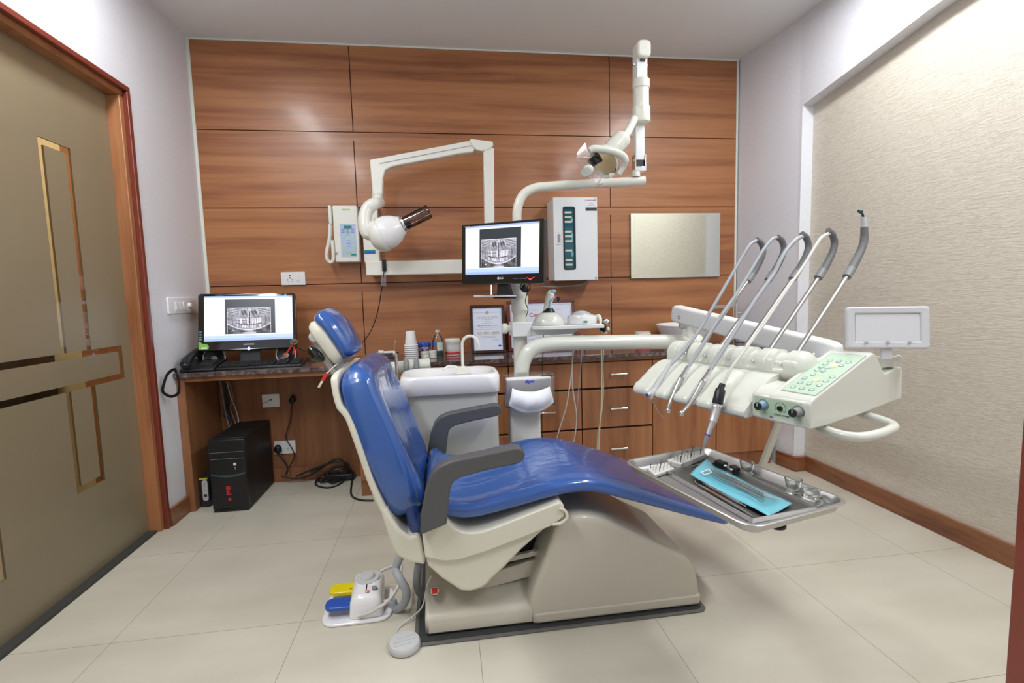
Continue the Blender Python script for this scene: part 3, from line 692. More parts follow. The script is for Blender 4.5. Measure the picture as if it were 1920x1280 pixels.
m = MB(); m.lathe(A(740, 664, y=2.42), (0, 0, 1), [(.0, -.008), (.012, -.006), (.012, .004), (.006, .010), (.004, .014)], 14); m.build('head', M_chrome, t)
m = MB(); m.tube([A(740, 660, y=2.42), A(739, 648, y=2.42), A(742, 637, y=2.42)], .002, 8, 3); m.build('nozzle', M_steelr, t)

# ------------------------------------------------------------------ lamp on the upper arm
yl = 2.32
lt = thing('dental_lamp', 'white dental operating lamp with clear shield on a jointed arm', 'dental lamp', (.955, yl, 1.66))
m = MB(); m.tube([(.948, yl, 1.660), (.948, yl, 1.690)], .020, 20); m.build('swivel', M_white, lt)
pb, pt = A(1198, 330, y=yl), A(1199, 160, y=yl)
m = MB(); m.box(pb.x-.027, pb.x+.027, yl-.02, yl+.02, 1.685, 1.705); m.box(pb.x-.028, pb.x-.022, yl-.022, yl+.022, 1.685, 1.76); m.box(pb.x+.022, pb.x+.028, yl-.022, yl+.022, 1.685, 1.76); m.build('fork', M_chrome, lt, bev=.001)
m = MB(); m.box(pb.x-.018, pb.x+.018, yl-.012, yl+.012, 1.700, 1.745); m.build('fork_gap', M_black, lt)
m = MB()
for sx in (-.033, .029): m.lathe((pb.x+sx, yl, 1.738), (1, 0, 0), [(.006, 0), (.006, .005)], 12)
m.build('pin', M_chrome, lt)
MB().rrect((pb.x, yl-.018, 1.735+.26), ((1, 0, 0), (0, 0, 1), (0, 1, 0)), .047, .52, .008, .036).build('lower_arm', M_offw, lt, bev=.004)
xc2 = A(1199, 180, y=yl).x
m = MB(); z_a, z_b = A(1199, 235, y=yl).z, A(1199, 152, y=yl).z
m.lathe((xc2, yl-.02, z_a), (0, 0, 1), [(.030, 0), (.040, .006), (.042, .012), (.041, .075), (.036, .080), (.036, z_b-z_a-.045), (.040, z_b-z_a-.042), (.040, z_b-z_a-.006), (.034, z_b-z_a)], 28); m.build('arm_sleeve', M_white, lt, sharp=30)
z_c = A(1199, 100, y=yl).z
MB().box(xc2-.026, xc2+.026, yl-.035, yl+.01, z_b, z_c+.02).build('upper_bracket', M_offw, lt, bev=.003)
m = MB(); m.box(xc2-.012, xc2+.012, yl-.04, yl-.034, A(1199, 122, y=yl).z, A(1199, 114, y=yl).z); m.build('slot', M_black, lt)
m = MB()
for sx in (-.036, .030): m.lathe((xc2+sx, yl-.012, A(1199, 124, y=yl).z), (1, 0, 0), [(.006, 0), (.006, .006)], 12)
m.build('pin', M_chrome, lt)
MB().rrect((xc2+.001, yl-.06, (A(1199, 86, y=yl).z+A(1199, 117, y=yl).z)/2), ((1, 0, 0), (0, 0, 1), (0, 1, 0)), .066, .078, .022, .07, 6).build('top_joint', M_white, lt, bev=.01, seg=3)
yh = 2.22
m = MB(); m.tube([A(1190, 222, y=2.28), A(1178, 246, y=2.25), A(1168, 260, y=yh)], .018, 16, 3); m.build('neck', M_white, lt)
m = MB(); m.tube([A(1172, 252, y=yh), A(1168, 258, y=yh), A(1150, 278, y=yh), A(1140, 290, y=yh)], [.020, .040, .044, .034], 20, 3); m.build('head_housing', M_cream, lt, sharp=60)
hc = A(1136, 300, y=yh); ax = Vector((-.80, -.30, -.52)).normalized()
sd = ax.cross(Vector((0, 1, 0))).normalized(); s2_ = ax.cross(sd)
m = MB(); m.lathe(hc-ax*.035, ax, [(.0, 0), (.03, .002), (.06, .014), (.078, .032), (.088, .055), (.084, .056), (.074, .036), (.055, .018), (.02, .008), (0, .007)], 32, sx=.9, sy=1.0, ref=sd); m.build('reflector', M_white, lt, sharp=60)
m = MB(); m.lathe(hc-ax*.024, ax, [(.0, 0), (.03, .003), (.055, .014), (.070, .030)], 32, sx=.9, sy=1.0, ref=sd); o = m.build('reflector_lining', mat('lamp_yellow', (.85, .72, .42), .25, metal=.3), lt)
m = MB(); m.obox(A(1115, 301, y=yh-.04), (ax, sd, s2_), (.018, .019, .024)); m.obox(A(1122, 294, y=yh-.04), (ax, sd, s2_), (.006, .026, .01)); m.build('bulb_cover', M_black, lt, bev=.006)
# clear shield
m = MB(); Ps = [A(1097, 270, y=yh-.05), A(1083, 287, y=yh-.06), A(1080, 302, y=yh-.06), A(1090, 316, y=yh-.07), A(1120, 347, y=yh-.07), A(1127, 338, y=yh-.05), A(1118, 318, y=yh-.04), A(1103, 290, y=yh-.03)]
m.prism(Ps, (-.008, -.03, -.004)); m.build('shield', M_acryl, lt)
m = MB(); m.prism([A(1122, 345, y=yh-.06), A(1128, 333, y=yh-.06), A(1150, 318, y=yh-.06), A(1153, 328, y=yh-.06), A(1133, 343, y=yh-.06)], (0, .06, 0)); m.build('shield_wing', M_acryl, lt)
m = MB(); m.tube([A(1105, 283, y=yh-.09), A(1112, 279, y=yh-.09), A(1130, 280, y=yh-.09), A(1150, 284, y=yh-.09), A(1166, 291, y=yh-.08), A(1172, 300, y=yh-.07), A(1168, 312, y=yh-.05), A(1160, 326, y=yh-.04)], [.013, .0165, .0165, .0165, .0165, .0165, .014, .012], 16, 5); m.build('handle', M_cream, lt)
m = MB(); pk = A(1101, 320, y=yh-.09); m.lathe(pk, (-.6, -.6, -.5), [(.0, -.008), (.030, -.006), (.030, .008), (.024, .014), (0, .015)], 24, sx=.75); m.build('adjust_knob', M_cream, lt)

# ------------------------------------------------------------------ monitor on the post
def basis(p00, p10, p11, p01):
    X = ((p10-p00)+(p11-p01)).normalized(); Y = ((p00-p01)+(p10-p11)).normalized(); Y = (Y-X*X.dot(Y)).normalized()
    w_ = ((p10-p00).length+(p11-p01).length)/2; h_ = ((p00-p01).length+(p10-p11).length)/2
    return (p00+p10+p11+p01)/4, X, Y, X.cross(Y), w_, h_
def emat(name, c, s_):
    m_ = bpy.data.materials.new(name); m_.use_nodes = True; b = m_.node_tree.nodes['Principled BSDF']
    b.inputs['Base Color'].default_value = (.02, .02, .02, 1); b.inputs['Roughness'].default_value = .3
    b.inputs['Emission Color'].default_value = (*c, 1); b.inputs['Emission Strength'].default_value = s_
    return m_
M_scr = emat('screen_white', (.82, .86, 1.0), 1.05)
M_scrb = emat('screen_blue', (.42, .56, .92), .9)
M_scrd = emat('screen_dark', (.018, .025, .035), 1.0)
M_scrt = emat('screen_taskbar', (.55, .70, .95), .95)
M_xr = bpy.data.materials.new('xray_picture'); M_xr.use_nodes = True
_n, _l, _b = nt(M_xr); _a = _n.new('ShaderNodeAttribute'); _a.attribute_name = 'pic'
_b.inputs['Base Color'].default_value = (.02, .02, .02, 1); _b.inputs['Emission Strength'].default_value = .9; _l.new(_a.outputs['Color'], _b.inputs['Emission Color'])
def xval(a, b):
    """panoramic dental x-ray brightness, a -1..1 across, b 0..1 up"""
    h = lambda x, y: math.sin(x*12.9898+y*78.233)*43758.5453 % 1
    v = .50+.10*math.sin(a*7+b*9)*math.cos(b*17-a*3)
    aa = abs(a)
    if .74 < b and aa > .45: v = .55+.20*math.sin(b*70+aa*14)
    for s, d, w_ in ((-.23, .80, .20), (.23, .80, .18)):
        q = ((a-s)/w_)**2+((b-d)/.13)**2
        if q < 1: v = .22+.35*q+.18*math.sin(a*40+b*22)
        elif q < 1.35 and b > .72: v = .80
    if abs(a-.02) < .03 and .28 < b < .85: v = .10
    elif abs(a-.02) < .08 and b > .3: v = .72
    if .72 < aa < .80 and b < .72: v -= .15
    occ = .34+.10*aa*aa*2
    if aa < .56 and abs(a-.02) > .07:
        if occ < b < occ+.25*(1-.4*aa): v = (.93 if (abs(a)*9.5) % 1 > .18 else .50) if int(abs(a)*9.5)+(5 if a > 0 else 0) not in (1, 2, 4) else .55+.2*math.sin(b*60)
        if occ-.15 < b < occ-.025: v = (.92 if (abs(a+.02)*8.5+b*1.2) % 1 > .4 else .42) if int(abs(a)*8.5) in (1, 2, 4) else .50+.12*math.sin(a*60)
        if abs(b-occ+.012) < .016: v = .06
    jaw = .10+.16*aa**2*1.6
    if b < jaw+.045 and b > jaw: v = .85
    elif b <= jaw: v = .16+.12*(1-aa)+.10*math.sin(a*9+b*12)
    if b < .03 and aa < .3: v = .95
    if (a+.72)**2*1.0+((b-.10)/.55)**2*1.0 < .0016: v = 1
    if b > .97 or aa > .975: v = .9
    v += (h(round(a*40), round(b*26))-.5)*.16+.08*math.sin(a*23+b*31)*math.sin(b*13-a*17)
    v += .16*max(0, 1-((a-.02)/.25)**2)*(b < .3)-.10*max(0, aa-.6)
    v = min(max(v, .02), 1)**1.5
    return (v*.93, v*.92, v*1.06, 1)
def screen(parent, c, X, Y, Z, w_, h_, full):
    """w_, h_: visible panel. full: list of (x0,x1,y0,y1) fractions for black block and picture"""
    def quad(x0, x1, y0, y1, lift, m_, nm):
        P = [c+X*(x*w_-w_/2)+Y*(y*h_-h_/2)+Z*lift for x, y in ((x0, y0), (x1, y0), (x1, y1), (x0, y1))]
        return MB().add(P, [(0, 1, 2, 3)]).build(nm, m_, parent, smooth=False)
    s = quad(0, 1, 0, 1, 0, M_scr, 'screen')
    def sub(x0, x1, y0, y1, lift, m_, nm):
        P = [c+X*(x*w_-w_/2)+Y*(y*h_-h_/2)+Z*lift for x, y in ((x0, y0), (x1, y0), (x1, y1), (x0, y1))]
        return MB().add(P, [(0, 1, 2, 3)]).build(nm, m_, s, smooth=False)
    sub(0, 1, .965, 1, .0004, M_scrb, 'title_bar'); sub(0, 1, 0, .05, .0004, M_scrb, 'task_bar'); sub(0, 1, .05, .12, .0004, M_scrt, 'tool_bar')
    sub(.975, .993, .972, .995, .0008, emat('close_red', (.9, .12, .12), .8), 'close_box')
    q = full[0]; sub(*q, .0005, M_scrd, 'picture_ground')
    x0, x1, y0, y1 = full[1]; nx, ny = 150, 96; vs = []; fs = []; cl = []
    for j in range(ny+1):
        for i in range(nx+1):
            fx, fy = i/nx, j/ny
            vs.append(c+X*((x0+(x1-x0)*fx)*w_-w_/2)+Y*((y0+(y1-y0)*fy)*h_-h_/2)+Z*.0009); cl.append(xval(fx*2-1, fy))
    for j in range(ny):
        for i in range(nx):
            q = j*(nx+1)+i; fs.append((q, q+1, q+nx+2, q+nx+1))
    o = MB().add(vs, fs).build('xray_picture', M_xr, s, smooth=False)
    at = o.data.color_attributes.new('pic', 'FLOAT_COLOR', 'POINT')
    for i, k_ in enumerate(cl): at.data[i].color = k_
    for i, xx in enumerate((.46, .49, .52, .55)): sub(xx, xx+.008, .085, .10, .0008, emat('dot_blue', (.2, .3, .7), .8), 'tool_icon')
    return s
c, X, Y, Z, w_, h_ = basis(Vector((.099, 2.408, 1.45)), Vector((.45, 2.144, 1.438)), Vector((.447, 2.136, 1.155)), Vector((.096, 2.401, 1.166)))
mo = thing('monitor', 'black flat monitor with red power light held on the upright post', 'monitor', (.27, 2.30, 1.12))
m = MB(); m.rrect(c-Z*.03, (X, Y, Z), w_, h_, .006, .03); m.build('bezel', M_gloss, mo, bev=.003)
sc_ = c+Y*(.017)+Z*.0012; screen(mo, sc_, X, Y, Z, w_*.895, h_*.80, [(.205, .770, .135, .925), (.228, .708, .145, .715)])
text('LG', .013, c-Y*(h_/2-.026)+X*.006+Z*.0012, X, Y, M_lg, mo, bold=.0006)
m = MB(); m.lathe(c-Y*(h_/2-.026)-X*.012+Z*.001, Z, [(.0065, 0), (.0065, .0008)], 20); m.build('logo_disc', M_lg, mo)
m = MB(); m.obox(c+Y*(h_/2-.010)-X*(w_/2-.030)+Z*.0012, (X, Y, Z), (.018, .0012, .0003)); m.build('small_print', M_inkg, mo)
for i in range(6):
    if i == 0:
        m = MB()
    m.obox(c-Y*(h_/2-.022)+X*(.07+i*.012)+Z*.001, (X, Y, Z), (.003, .0006, .0003))
m.build('button_marks', M_inkg, mo)
m = MB(); cv = c-Y*(h_/2-.024)+X*(w_/2-.062)+Z*.0015
m.prism([cv+X*-.024+Y*.006, cv+X*-.006+Y*-.004, cv+X*.022+Y*.008, cv+X*-.004+Y*-.010], Z*.001); m.build('power_light', emat('power_red', (.95, .06, .08), 1.2), mo)
m = MB(); bs = c-Y*(h_/2)-Z*.015
m.prism([bs+X*-.028+Y*.005, bs+X*.028+Y*.005, bs+X*.045-Y*.05, bs+X*-.030-Y*.05], -Z*.03); m.build('neck', M_black, mo, bev=.003)
m = MB(); m.obox(bs-Y*.058-Z*.01+X*.008, (X, Y, Z), (.042, .010, .035)); m.build('mount', M_black, mo, bev=.002)
m = MB(); m.tube([c-Z*.03, c-Z*.06, Vector((.372, 2.37, 1.30))], .015, 12); m.build('back_arm', M_black, mo)
pa, pb_ = A(888, 554, y=2.22), A(968, 553, y=2.22)
t = thing('bracket_shelf', 'narrow metal shelf bar hanging below the post monitor', 'shelf', (.30, 2.30, 1.10))
m = MB(); m.prism([pa, pb_, pb_+Vector((.0, .12, 0)), pa+Vector((.02, .10, 0))], (0, 0, -.008)); m.build('plate', M_alu, t, bev=.002)
m = MB(); m.tube([A(921, 553, y=2.24), A(921, 534, y=2.26)], .0018, 8); m.build('wire', M_alu, t)
t = thing('cable_coil', 'black coiled cable with plugs hanging under the right corner of the post monitor', 'cable', A(985, 540, y=2.3))
m = MB(); pts = [A(985+9*math.cos(a/8*2*PI), 538+9*math.sin(a/8*2*PI), y=2.30+.004*a) for a in range(18)]
m.tube(pts, .003, 8, 3); m.tube([A(990, 545, y=2.33), A(985, 565, y=2.33), A(990, 580, y=2.33), A(986, 594, y=2.33)], .002, 8, 4); m.ell(A(984, 540, y=2.31), (.017, .01, .02)); m.build('coil', M_black, t)
# ================================================================== INSTRUMENT CONSOLE
co = thing('instrument_console', 'cream dentist console with five whip arms, green keypad and knobs', 'dental console', K(.25, .2, .76))
# flange tray with finger grooves
us = [.149+(.586-.149)*i/88 for i in range(89)]
gp = [.49, .41, .323, .238]; gc = [q+.006 for q in gp]
R = []
for i, u in enumerate(us):
    g_ = max([math.exp(-(abs(u-q)/.013)**3) for q in gc]+[0])
    e = min(1, (us[-1]-u)/.012, 1); e = math.sqrt(max(1-(1-e)**2, 0)) if e < 1 else 1
    k2 = .25+.75*e if e < 1 else 1
    tipv = -.032+.036*g_+.02*(1-e)
    sec = [(tipv+.006, .7605), (tipv, .768), (tipv+.002, .778-.004*g_), (tipv+.012, .788-.014*g_), (.018+.012*g_, .818-.030*g_), (.040+.004*g_, .836-.026*g_), (.058, .847-.018*g_), (.085, .861-.010*g_), (.115, .866), (.16, .868), (.24, .868), (.25, .86), (.25, .80), (.23, .785), (.12, .772), (.04, .764)]
    zc = .80
    R.append([K(u-(.0), v, zc+(z-zc)*(k2 if e < 1 else 1)) for v, z in sec])
MB().rings(R).build('finger_tray', M_cream, co, sharp=60)
# rack row: turned body with notches
L0, L1 = .082, .585
prof = []
N_ = 200
m = MB(); Rr = []
rodu = [.49, .41, .323, .238, .153]
for i in range(N_+1):
    u = L0+(L1-L0)*i/N_
    e0, e1 = (u-L0)/.030, (L1-u)/.020
    r = .047
    if e0 < 1: r *= math.sqrt(max(1-(1-e0)**2, .02))
    if e1 < 1: r *= math.sqrt(max(1-(1-e1)**2, .02))
    nn = any(abs(u-q-.004) < .016 for q in rodu)
    gv = any(abs(u-q-.0425) < .0011 for q in rodu)
    ring = []
    for j in range(28):
        a = 2*PI*j/28; rr_ = r
        if nn and (-.2 < a < 2.6): rr_ = min(rr_, .038)
        if gv: rr_ = rr_-.002
        ring.append(K(u, .165-rr_*1.05*math.cos(a), .882+rr_*math.sin(a)))
    Rr.append(ring)
m.rings(Rr).build('rack', M_cream, co, sharp=45)
m = MB()
for q in rodu:
    cc = K(q+.004, .165, .882)
    m.lathe(K(q+.004-.017, .165, .882), KU, [(.0386, 0), (.0405, .001), (.0405, .003), (.0386, .004)], 28)
m.build('holder_ring', M_lg, co)
m = MB()
for q in rodu:
    p = K(q-.004, .117, .893); m.ell(p, (.004, .004, .004), n=10, m=6)
m.build('holder_stud', M_chrome, co)
# body behind tray and control box
MB().kbox(.15, .56, .10, .26, .80, .865).build('rear_body', M_cream, co, bev=.01)
side = [(0, .7605), (0, .822), (.006, .830), (.016, .836), (.262, .924), (.275, .926), (.288, .920), (.333, .868), (.345, .866), (.418, .8765), (.430, .868), (.434, .79), (.426, .783), (.2, .7655), (.06, .7595)]
MB().prism([K(-.006, v, z) for v, z in side], KU*.110).build('control_box', M_cream, co, bev=.009, seg=4, sharp=30)
MB().prism([K(.08, v, z) for v, z in [(.0, .7605), (.0, .822), (.010, .832), (.035, .842), (.11, .850), (.11, .77), (.04, .7595)]], KU*.073).build('box_shoulder', M_cream, co, bev=.008, seg=3, sharp=30)
# keypad on slope
sv = Vector(K(0, .262, .924)-K(0, .016, .836)).normalized(); sn = sv.cross(KU).normalized()
if sn.z < 0: sn = -sn
def SP(u, t, h=0): return K(u, .016, .836)+sv*t+sn*h
kp = MB().rrect(SP(.042, .129, .0002), (KU, sv, sn), .086, .232, .003, .001).build('keypad', M_green, co)
MB().rrect(SP(.042, .129, .0001), (KU, sv, sn), .090, .238, .004, .0006).build('keypad_border', M_inkg, co)
m1, m2, m3 = MB(), MB(), MB()
for (t_, row) in ((.035, (.045, .075, .105)), (.062, (.040, .072, .10)), (.088, (.038, .105)), (.112, (.034, .095)), (.138, (.100, .080)), (.158, (.100, .080)), (.178, (.100, .050)), (.200, (.100, .072, .042))):
    for uu in row:
        uu = (uu-.072)*.80+.042; t_ = t_
        m1.lathe(SP(uu, t_, .0012), sn, [(.0085, 0), (.0085, .0004)], 16, sx=.8, ref=KU); m1.lathe(SP(uu, t_, .0012), sn, [(.0, .0004), (.0085, .0004)], 16, sx=.8, ref=KU)
        m2.lathe(SP(uu, t_, .0017), sn, [(.0055, 0), (.0055, .0003), (0, .0003)], 12, sx=.8, ref=KU)
m1.build('key_ring', mat('key_blue', (.42, .53, .58), .4), kp); m2.build('key', mat('key_pale', (.53, .67, .55), .4), kp)
for (uu, t_, r_) in ((.037, .088, .012), (.041, .172, .014)):
    m3.lathe(SP(uu, t_, .0018), sn, [(r_, 0), (r_, .0003), (0, .0003)], 16, sx=.7, ref=KU)
m3.build('key_light', mat('key_yellow', (.72, .75, .45), .4), kp)
# knob panel on the front
fp = MB().obox(K(.0775, -.0005, .7985), (KU, KZ, KV), (.0625, .0215, .001)).build('knob_panel', M_green, co)
MB().obox(K(.0775, -.0001, .7985), (KU, KZ, KV), (.065, .024, .0008)).build('panel_border', mat('panel_white', (.72, .72, .64), .4), co)
for uu, big, mm in ((.115, 1, mat('knob_blue', (.20, .32, .44), .35)), (.068, 0, M_black), (.022, 1, M_grey)):
    c_ = K(uu, -.0015, .7995)
    m = MB()
    for k in range(13):
        a = -.5+k*.33
        if k == 6 and not big: continue
        m.obox(c_+KU*(-.0145*math.cos(a))+KZ*.0145*math.sin(a), (KU*math.sin(a)+KZ*math.cos(a), KV, KU*math.cos(a)-KZ*math.sin(a)), (.0026, .0003, .0007))
    m.build('dial_scale', mat('dial_ink', (.05, .10, .12), .5), fp)
    if big:
        m = MB(); m.lathe(c_, -KV, [(.0125, 0), (.0125, .004), (.0105, .008), (.0105, .020)], 24); o = m.build('knob', mm, fp)
        m = MB(); m.lathe(c_-KV*.020, -KV, [(.0104, 0), (.0104, .004), (.009, .005), (0, .005)], 24); m.build('knob_cap', M_black, o)
        m = MB(); m.obox(c_-KV*.0255+KZ*.004, (KU, KZ, KV), (.0008, .004, .0003)); m.build('pointer', M_paper, o)
    else:
        m = MB(); m.lathe(c_, -KV, [(.0065, 0), (.0065, .005), (0, .0055)], 20); m.build('knob', M_black, fp)
text('SCALER POWER', .0058, K(.064, -.002, .7815), -KU, KZ, M_inkd, fp)
# handle loop
m = MB(); m.tube([K(.03, .085, .756), K(.012, .082, .748), K(-.035, .083, .742), K(-.066, .098, .742), K(-.078, .14, .743), K(-.078, .20, .744), K(-.068, .255, .746), K(-.03, .275, .750), K(.02, .278, .756)], .0115, 16, 6); m.build('handle', M_cream, co)
m = MB(); m.tube([K(.045, .086, .762), K(.022, .084, .752)], .0125, 16); m.tube([K(.045, .277, .768), K(.008, .278, .756)], .0125, 16); m.build('handle_socket', M_lg, co)
# whip arms
for i, q in enumerate(rodu):
    tip = [(.481, 1.285), (.479, 1.285), (.488, 1.277), (.488, 1.273), (.518, 1.319)][i]
    last = i == 4
    o = MB().tube([K(q, .185, .905), K(q, .452, 1.146)], .0068, 14).build('whip_rod', M_steelr, co)
    if not last: sp_ = [K(q, .448, 1.142), K(q, .475, 1.168), K(q, .510, 1.212), K(q, .522, 1.245), K(q, .508, 1.272), K(q, .484, 1.283)]
    else: sp_ = [K(q, .440, 1.135), K(q, .475, 1.170), K(q, .512, 1.215), K(q, .527, 1.250), K(q, .524, 1.285)]
    MB().tube(sp_, [.0115, .0115, .0105, .0105, .0105, .0095] if not last else [.0125, .0125, .0115, .0115, .010], 16, 6).build('whip_spring', M_spring, o)
    MB().tube([K(q, .437, 1.132), K(q, .462, 1.157)], .0125, 16).build('whip_collar', M_grey, o)
q = rodu[4]
o = MB().tube([K(q, .524, 1.280), K(q, .519, 1.315)], .0085, 14).build('whip_cap', M_lg, co)
m = MB(); m.tube([K(q, .519, 1.312), K(q, .512, 1.322), K(q, .500, 1.328), K(q+.003, .493, 1.334)], .0035, 8, 4); m.ell(K(q, .500, 1.330), (.010, .004, .005)); m.build('hook_clip', mat('dark_teal', (.01, .05, .07), .4), co)
# spring arm carrying the console
sa = thing('spring_arm', 'long pale spring arm sloping down from the tube arm to the console', 'balance arm', A(1290, 590, y=2.25))
a0, a1 = A(1272, 588, y=2.27), A(1553, 660, y=1.52)
d_ = (a1-a0); Ld = d_.length; d_.normalize(); sd = d_.cross(KZ).normalized(); uz = sd.cross(d_)
R = []
for t_, s_ in ((-.028, .55), (-.022, .8), (-.01, .95), (.0, 1), (.1, 1), (Ld-.10, 1), (Ld-.02, 1), (Ld+.01, .97), (Ld+.03, .85), (Ld+.038, .6)):
    P = []
    for qx, qy, a0_ in ((1, 1, 0), (-1, 1, 1), (-1, -1, 2), (1, -1, 3)):
        for i in range(5):
            a = (a0_+i/4)*PI/2; r = .014
            P.append(a0+d_*t_+sd*s_*(qx*(.030-r)+r*math.cos(a))+uz*s_*(qy*(.041-r)+r*math.sin(a)))
    R.append(P)
MB().rings(R).build('arm_cover', M_offw, sa, sharp=50)
for t_ in (.045, Ld-.035):
    m = MB(); m.lathe(a0+d_*t_+sd*.030-uz*(.008 if t_ < .1 else .016), sd, [(.011, 0), (.009, .004), (0, .006)], 16); m.build('bolt', M_chrome, sa)
m = MB(); m.obox(a1+d_*.0-uz*.055, (KV, KU, KZ), (.045, .028, .03)); m.build('swivel_block', M_offw, sa, bev=.005)
MB().kbox(.22, .30, .20, .56, .835, .862).build('support_arm', M_offw, co, bev=.004)
# film viewer on a hinge at the rear of the console
fv = thing('film_viewer', 'white framed film viewer panel hinged on the rear of the console', 'film viewer', K(0, .38, .875))
c_, X, Y, Z, w_, h_ = basis(A(1591, 575, y=1.20), A(1747, 574, y=1.125), A(1741, 653, y=1.115), A(1584, 653, y=1.19))
fr = MB()
ow, oh = w_/2, h_/2; iw, ih = ow-.022, oh-.020
def rrp(hw, hh, r, z):
    return [c_+X*(qx*(hw-r)+r*math.cos((a0+i/5)*PI/2))+Y*(qy*(hh-r)+r*math.sin((a0+i/5)*PI/2))+Z*z for qx, qy, a0 in ((1, 1, 0), (-1, 1, 1), (-1, -1, 2), (1, -1, 3)) for i in range(6)]
fr.rings([rrp(ow, oh, .008, -.018), rrp(ow, oh, .008, -.001), rrp(ow-.003, oh-.003, .007, .002), rrp(iw+.003, ih+.003, .003, .001), rrp(iw, ih, .002, -.004), rrp(iw, ih, .002, -.018)], closed=True)
MB().rrect(c_-Z*.02, (X, Y, Z), w_, h_, .010, .010).build('back_shell', M_lg, fv, bev=.003)
fr.build('frame', mat('viewer_frame', (.60, .61, .63), .4), fv, bev=.002)
MB().obox(c_-Z*.006, (X, Y, Z), (iw, ih, .003)).build('diffuser', mat('viewer_diffuser', (.66, .67, .69), .25), fv)
m = MB()
for xx in (-.05, 0, .05): m.obox(c_+X*xx-Y*(ih+.002)+Z*.003, (X, Y, Z), (.003, .003, .003))
m.build('film_clip', M_lg, fv)
hb = c_-Y*oh-Z*.012
m = MB(); m.obox(hb-Y*.012, (X, Y, Z), (.012, .016, .006)); m.build('stem', M_lg, fv)
pz = K(.012, .375, .876)
m = MB(); m.prism([pz+X*-.024, pz+X*.024, pz+X*.018+KZ*.026, pz+X*-.018+KZ*.026], Z*-.02); m.build('hinge_base', M_cream, fv, bev=.002)
m = MB(); m.tube([pz+KZ*.026-X*.030-Z*.01, pz+KZ*.026+X*.030-Z*.01], .006, 12); m.ell(pz+KZ*.026+X*.034-Z*.01, (.008, .010, .010)); m.build('hinge_pin', M_cream, fv)

# ------------------------------------------------------------------ handpieces with their hoses
def hose(q, pts, r, m_, par, sub=8):
    MB().tube([AK(p[0], p[1], u=q) if len(p) == 2 else K(q+p[2], p[0], p[1]) for p in pts], r, 12, sub).build('hose', m_, par)
t = thing('air_water_syringe', 'grey air water syringe with bent metal nozzle, leftmost instrument on the console', 'syringe', AK(1230, 720, u=.49))
hose(.49, [(1418, 451), (1405, 460), (1390, 484), (1368, 522), (1340, 570), (1310, 620), (1280, 660), (1256, 684)], .0058, M_hose, t)
m = MB(); m.tube([AK(1256, 682, u=.49), AK(1247, 697, u=.49), AK(1236, 716, u=.49), AK(1226, 733, u=.49)], [.0062, .0075, .008, .0095], 14, 3); o = m.build('body', M_lg, t)
m = MB(); m.tube([AK(1228, 730, u=.49), AK(1222, 738, u=.49), AK(1221, 748, u=.49)], [.009, .0115, .006], 14, 3); m.tube([AK(1224, 735, u=.49), AK(1214, 740, u=.49)], [.0075, .006], 12); m.build('head', M_lg, t)
m = MB(); m.lathe(AK(1214, 740, u=.49), AK(1205, 743, u=.49)-AK(1214, 740, u=.49), [(.0055, 0), (.0055, .003), (0, .004)], 14); m.build('button', M_inkb, t)
m = MB(); m.tube([AK(1221, 748, u=.49), AK(1226, 757, u=.49), AK(1233, 770, u=.49), AK(1239, 779, u=.49), AK(1245, 785, u=.49)], [.0022, .0018, .0015, .0012, .001], 8, 4); m.build('nozzle', M_steelr, t)
for q, pts, hp_, lb in ((.41, [(1456, 445), (1446, 450), (1430, 470), (1412, 500), (1380, 552), (1345, 602), (1310, 658), (1290, 688)], [(1290, 688), (1284, 699), (1278, 708), (1271, 722), (1262, 742), (1255, 758), (1252, 770)], 'chrome turbine handpiece, second instrument from the left on the console'),
                        (.323, [(1505, 443), (1492, 450), (1475, 468), (1462, 490), (1450, 514), (1420, 556), (1372, 630), (1332, 693)], [(1332, 693), (1325, 705), (1318, 715), (1310, 730), (1298, 750), (1288, 763), (1277, 775)], 'chrome turbine handpiece, third instrument from the left on the console')):
    t = thing('turbine_handpiece', lb, 'handpiece', AK(hp_[3][0], hp_[3][1], u=q), 'turbine handpieces on the console')
    hose(q, pts, .0058 if q > .4 else .0068, M_hose, t)
    P = [AK(a, b, u=q) for a, b in hp_]
    MB().tube([P[0], P[1], P[2]], [.0068, .0075, .0085], 16).build('coupling', M_chrome, t)
    MB().tube([P[2], P[2]+(P[3]-P[2])*.12], .009, 16).build('ring', M_inkg, t)
    MB().tube(P[2:], [.0088, .0085, .0065, .0055, .0050], 16, 4).build('body', M_steelr, t)
    d2_ = (P[-1]-P[-2]).normalized(); nx_ = (KV*.6-KZ*.4).normalized()
    m = MB(); m.lathe(P[-1]-KZ*.006, (.2, 0, 1), [(.0, -.001), (.0065, 0), (.0078, .003), (.0078, .010), (.0065, .013), (0, .014)], 18); m.build('head', M_chrome, t)
q = .238
t = thing('micromotor_handpiece', 'straight metal handpiece with black motor, its tip over the steel tray', 'handpiece', AK(1345, 755, u=q))
hose(q, [(1554, 438), (1540, 446), (1526, 466), (1508, 496), (1476, 542), (1440, 596), (1400, 651), (1370, 692), (1356, 722)], [.0062, .005, .0042, .0042], M_hosew, t)
P = lambda a, b: AK(a, b, u=q-.02)
MB().tube([P(1355, 720), P(1352, 727), P(1351, 731), P(1346, 752), P(1345, 757)], [.0085, .0085, .0135, .0145, .0145], 20).build('motor_sleeve', M_black, t)
o = MB().tube([P(1345, 755), P(1343, 766), P(1338, 785), P(1336, 790)], [.0125, .0125, .0118, .0115], 20).build('motor_body', M_alu, t)
MB().tube([P(1346, 756), P(1343, 764)], .0132, 20).build('motor_ring', M_chrome, o)
MB().tube([P(1337, 787), P(1335, 793), P(1331, 803), P(1327, 815)], [.0112, .010, .0080, .0070], 20).build('nose_body', M_steelr, t)
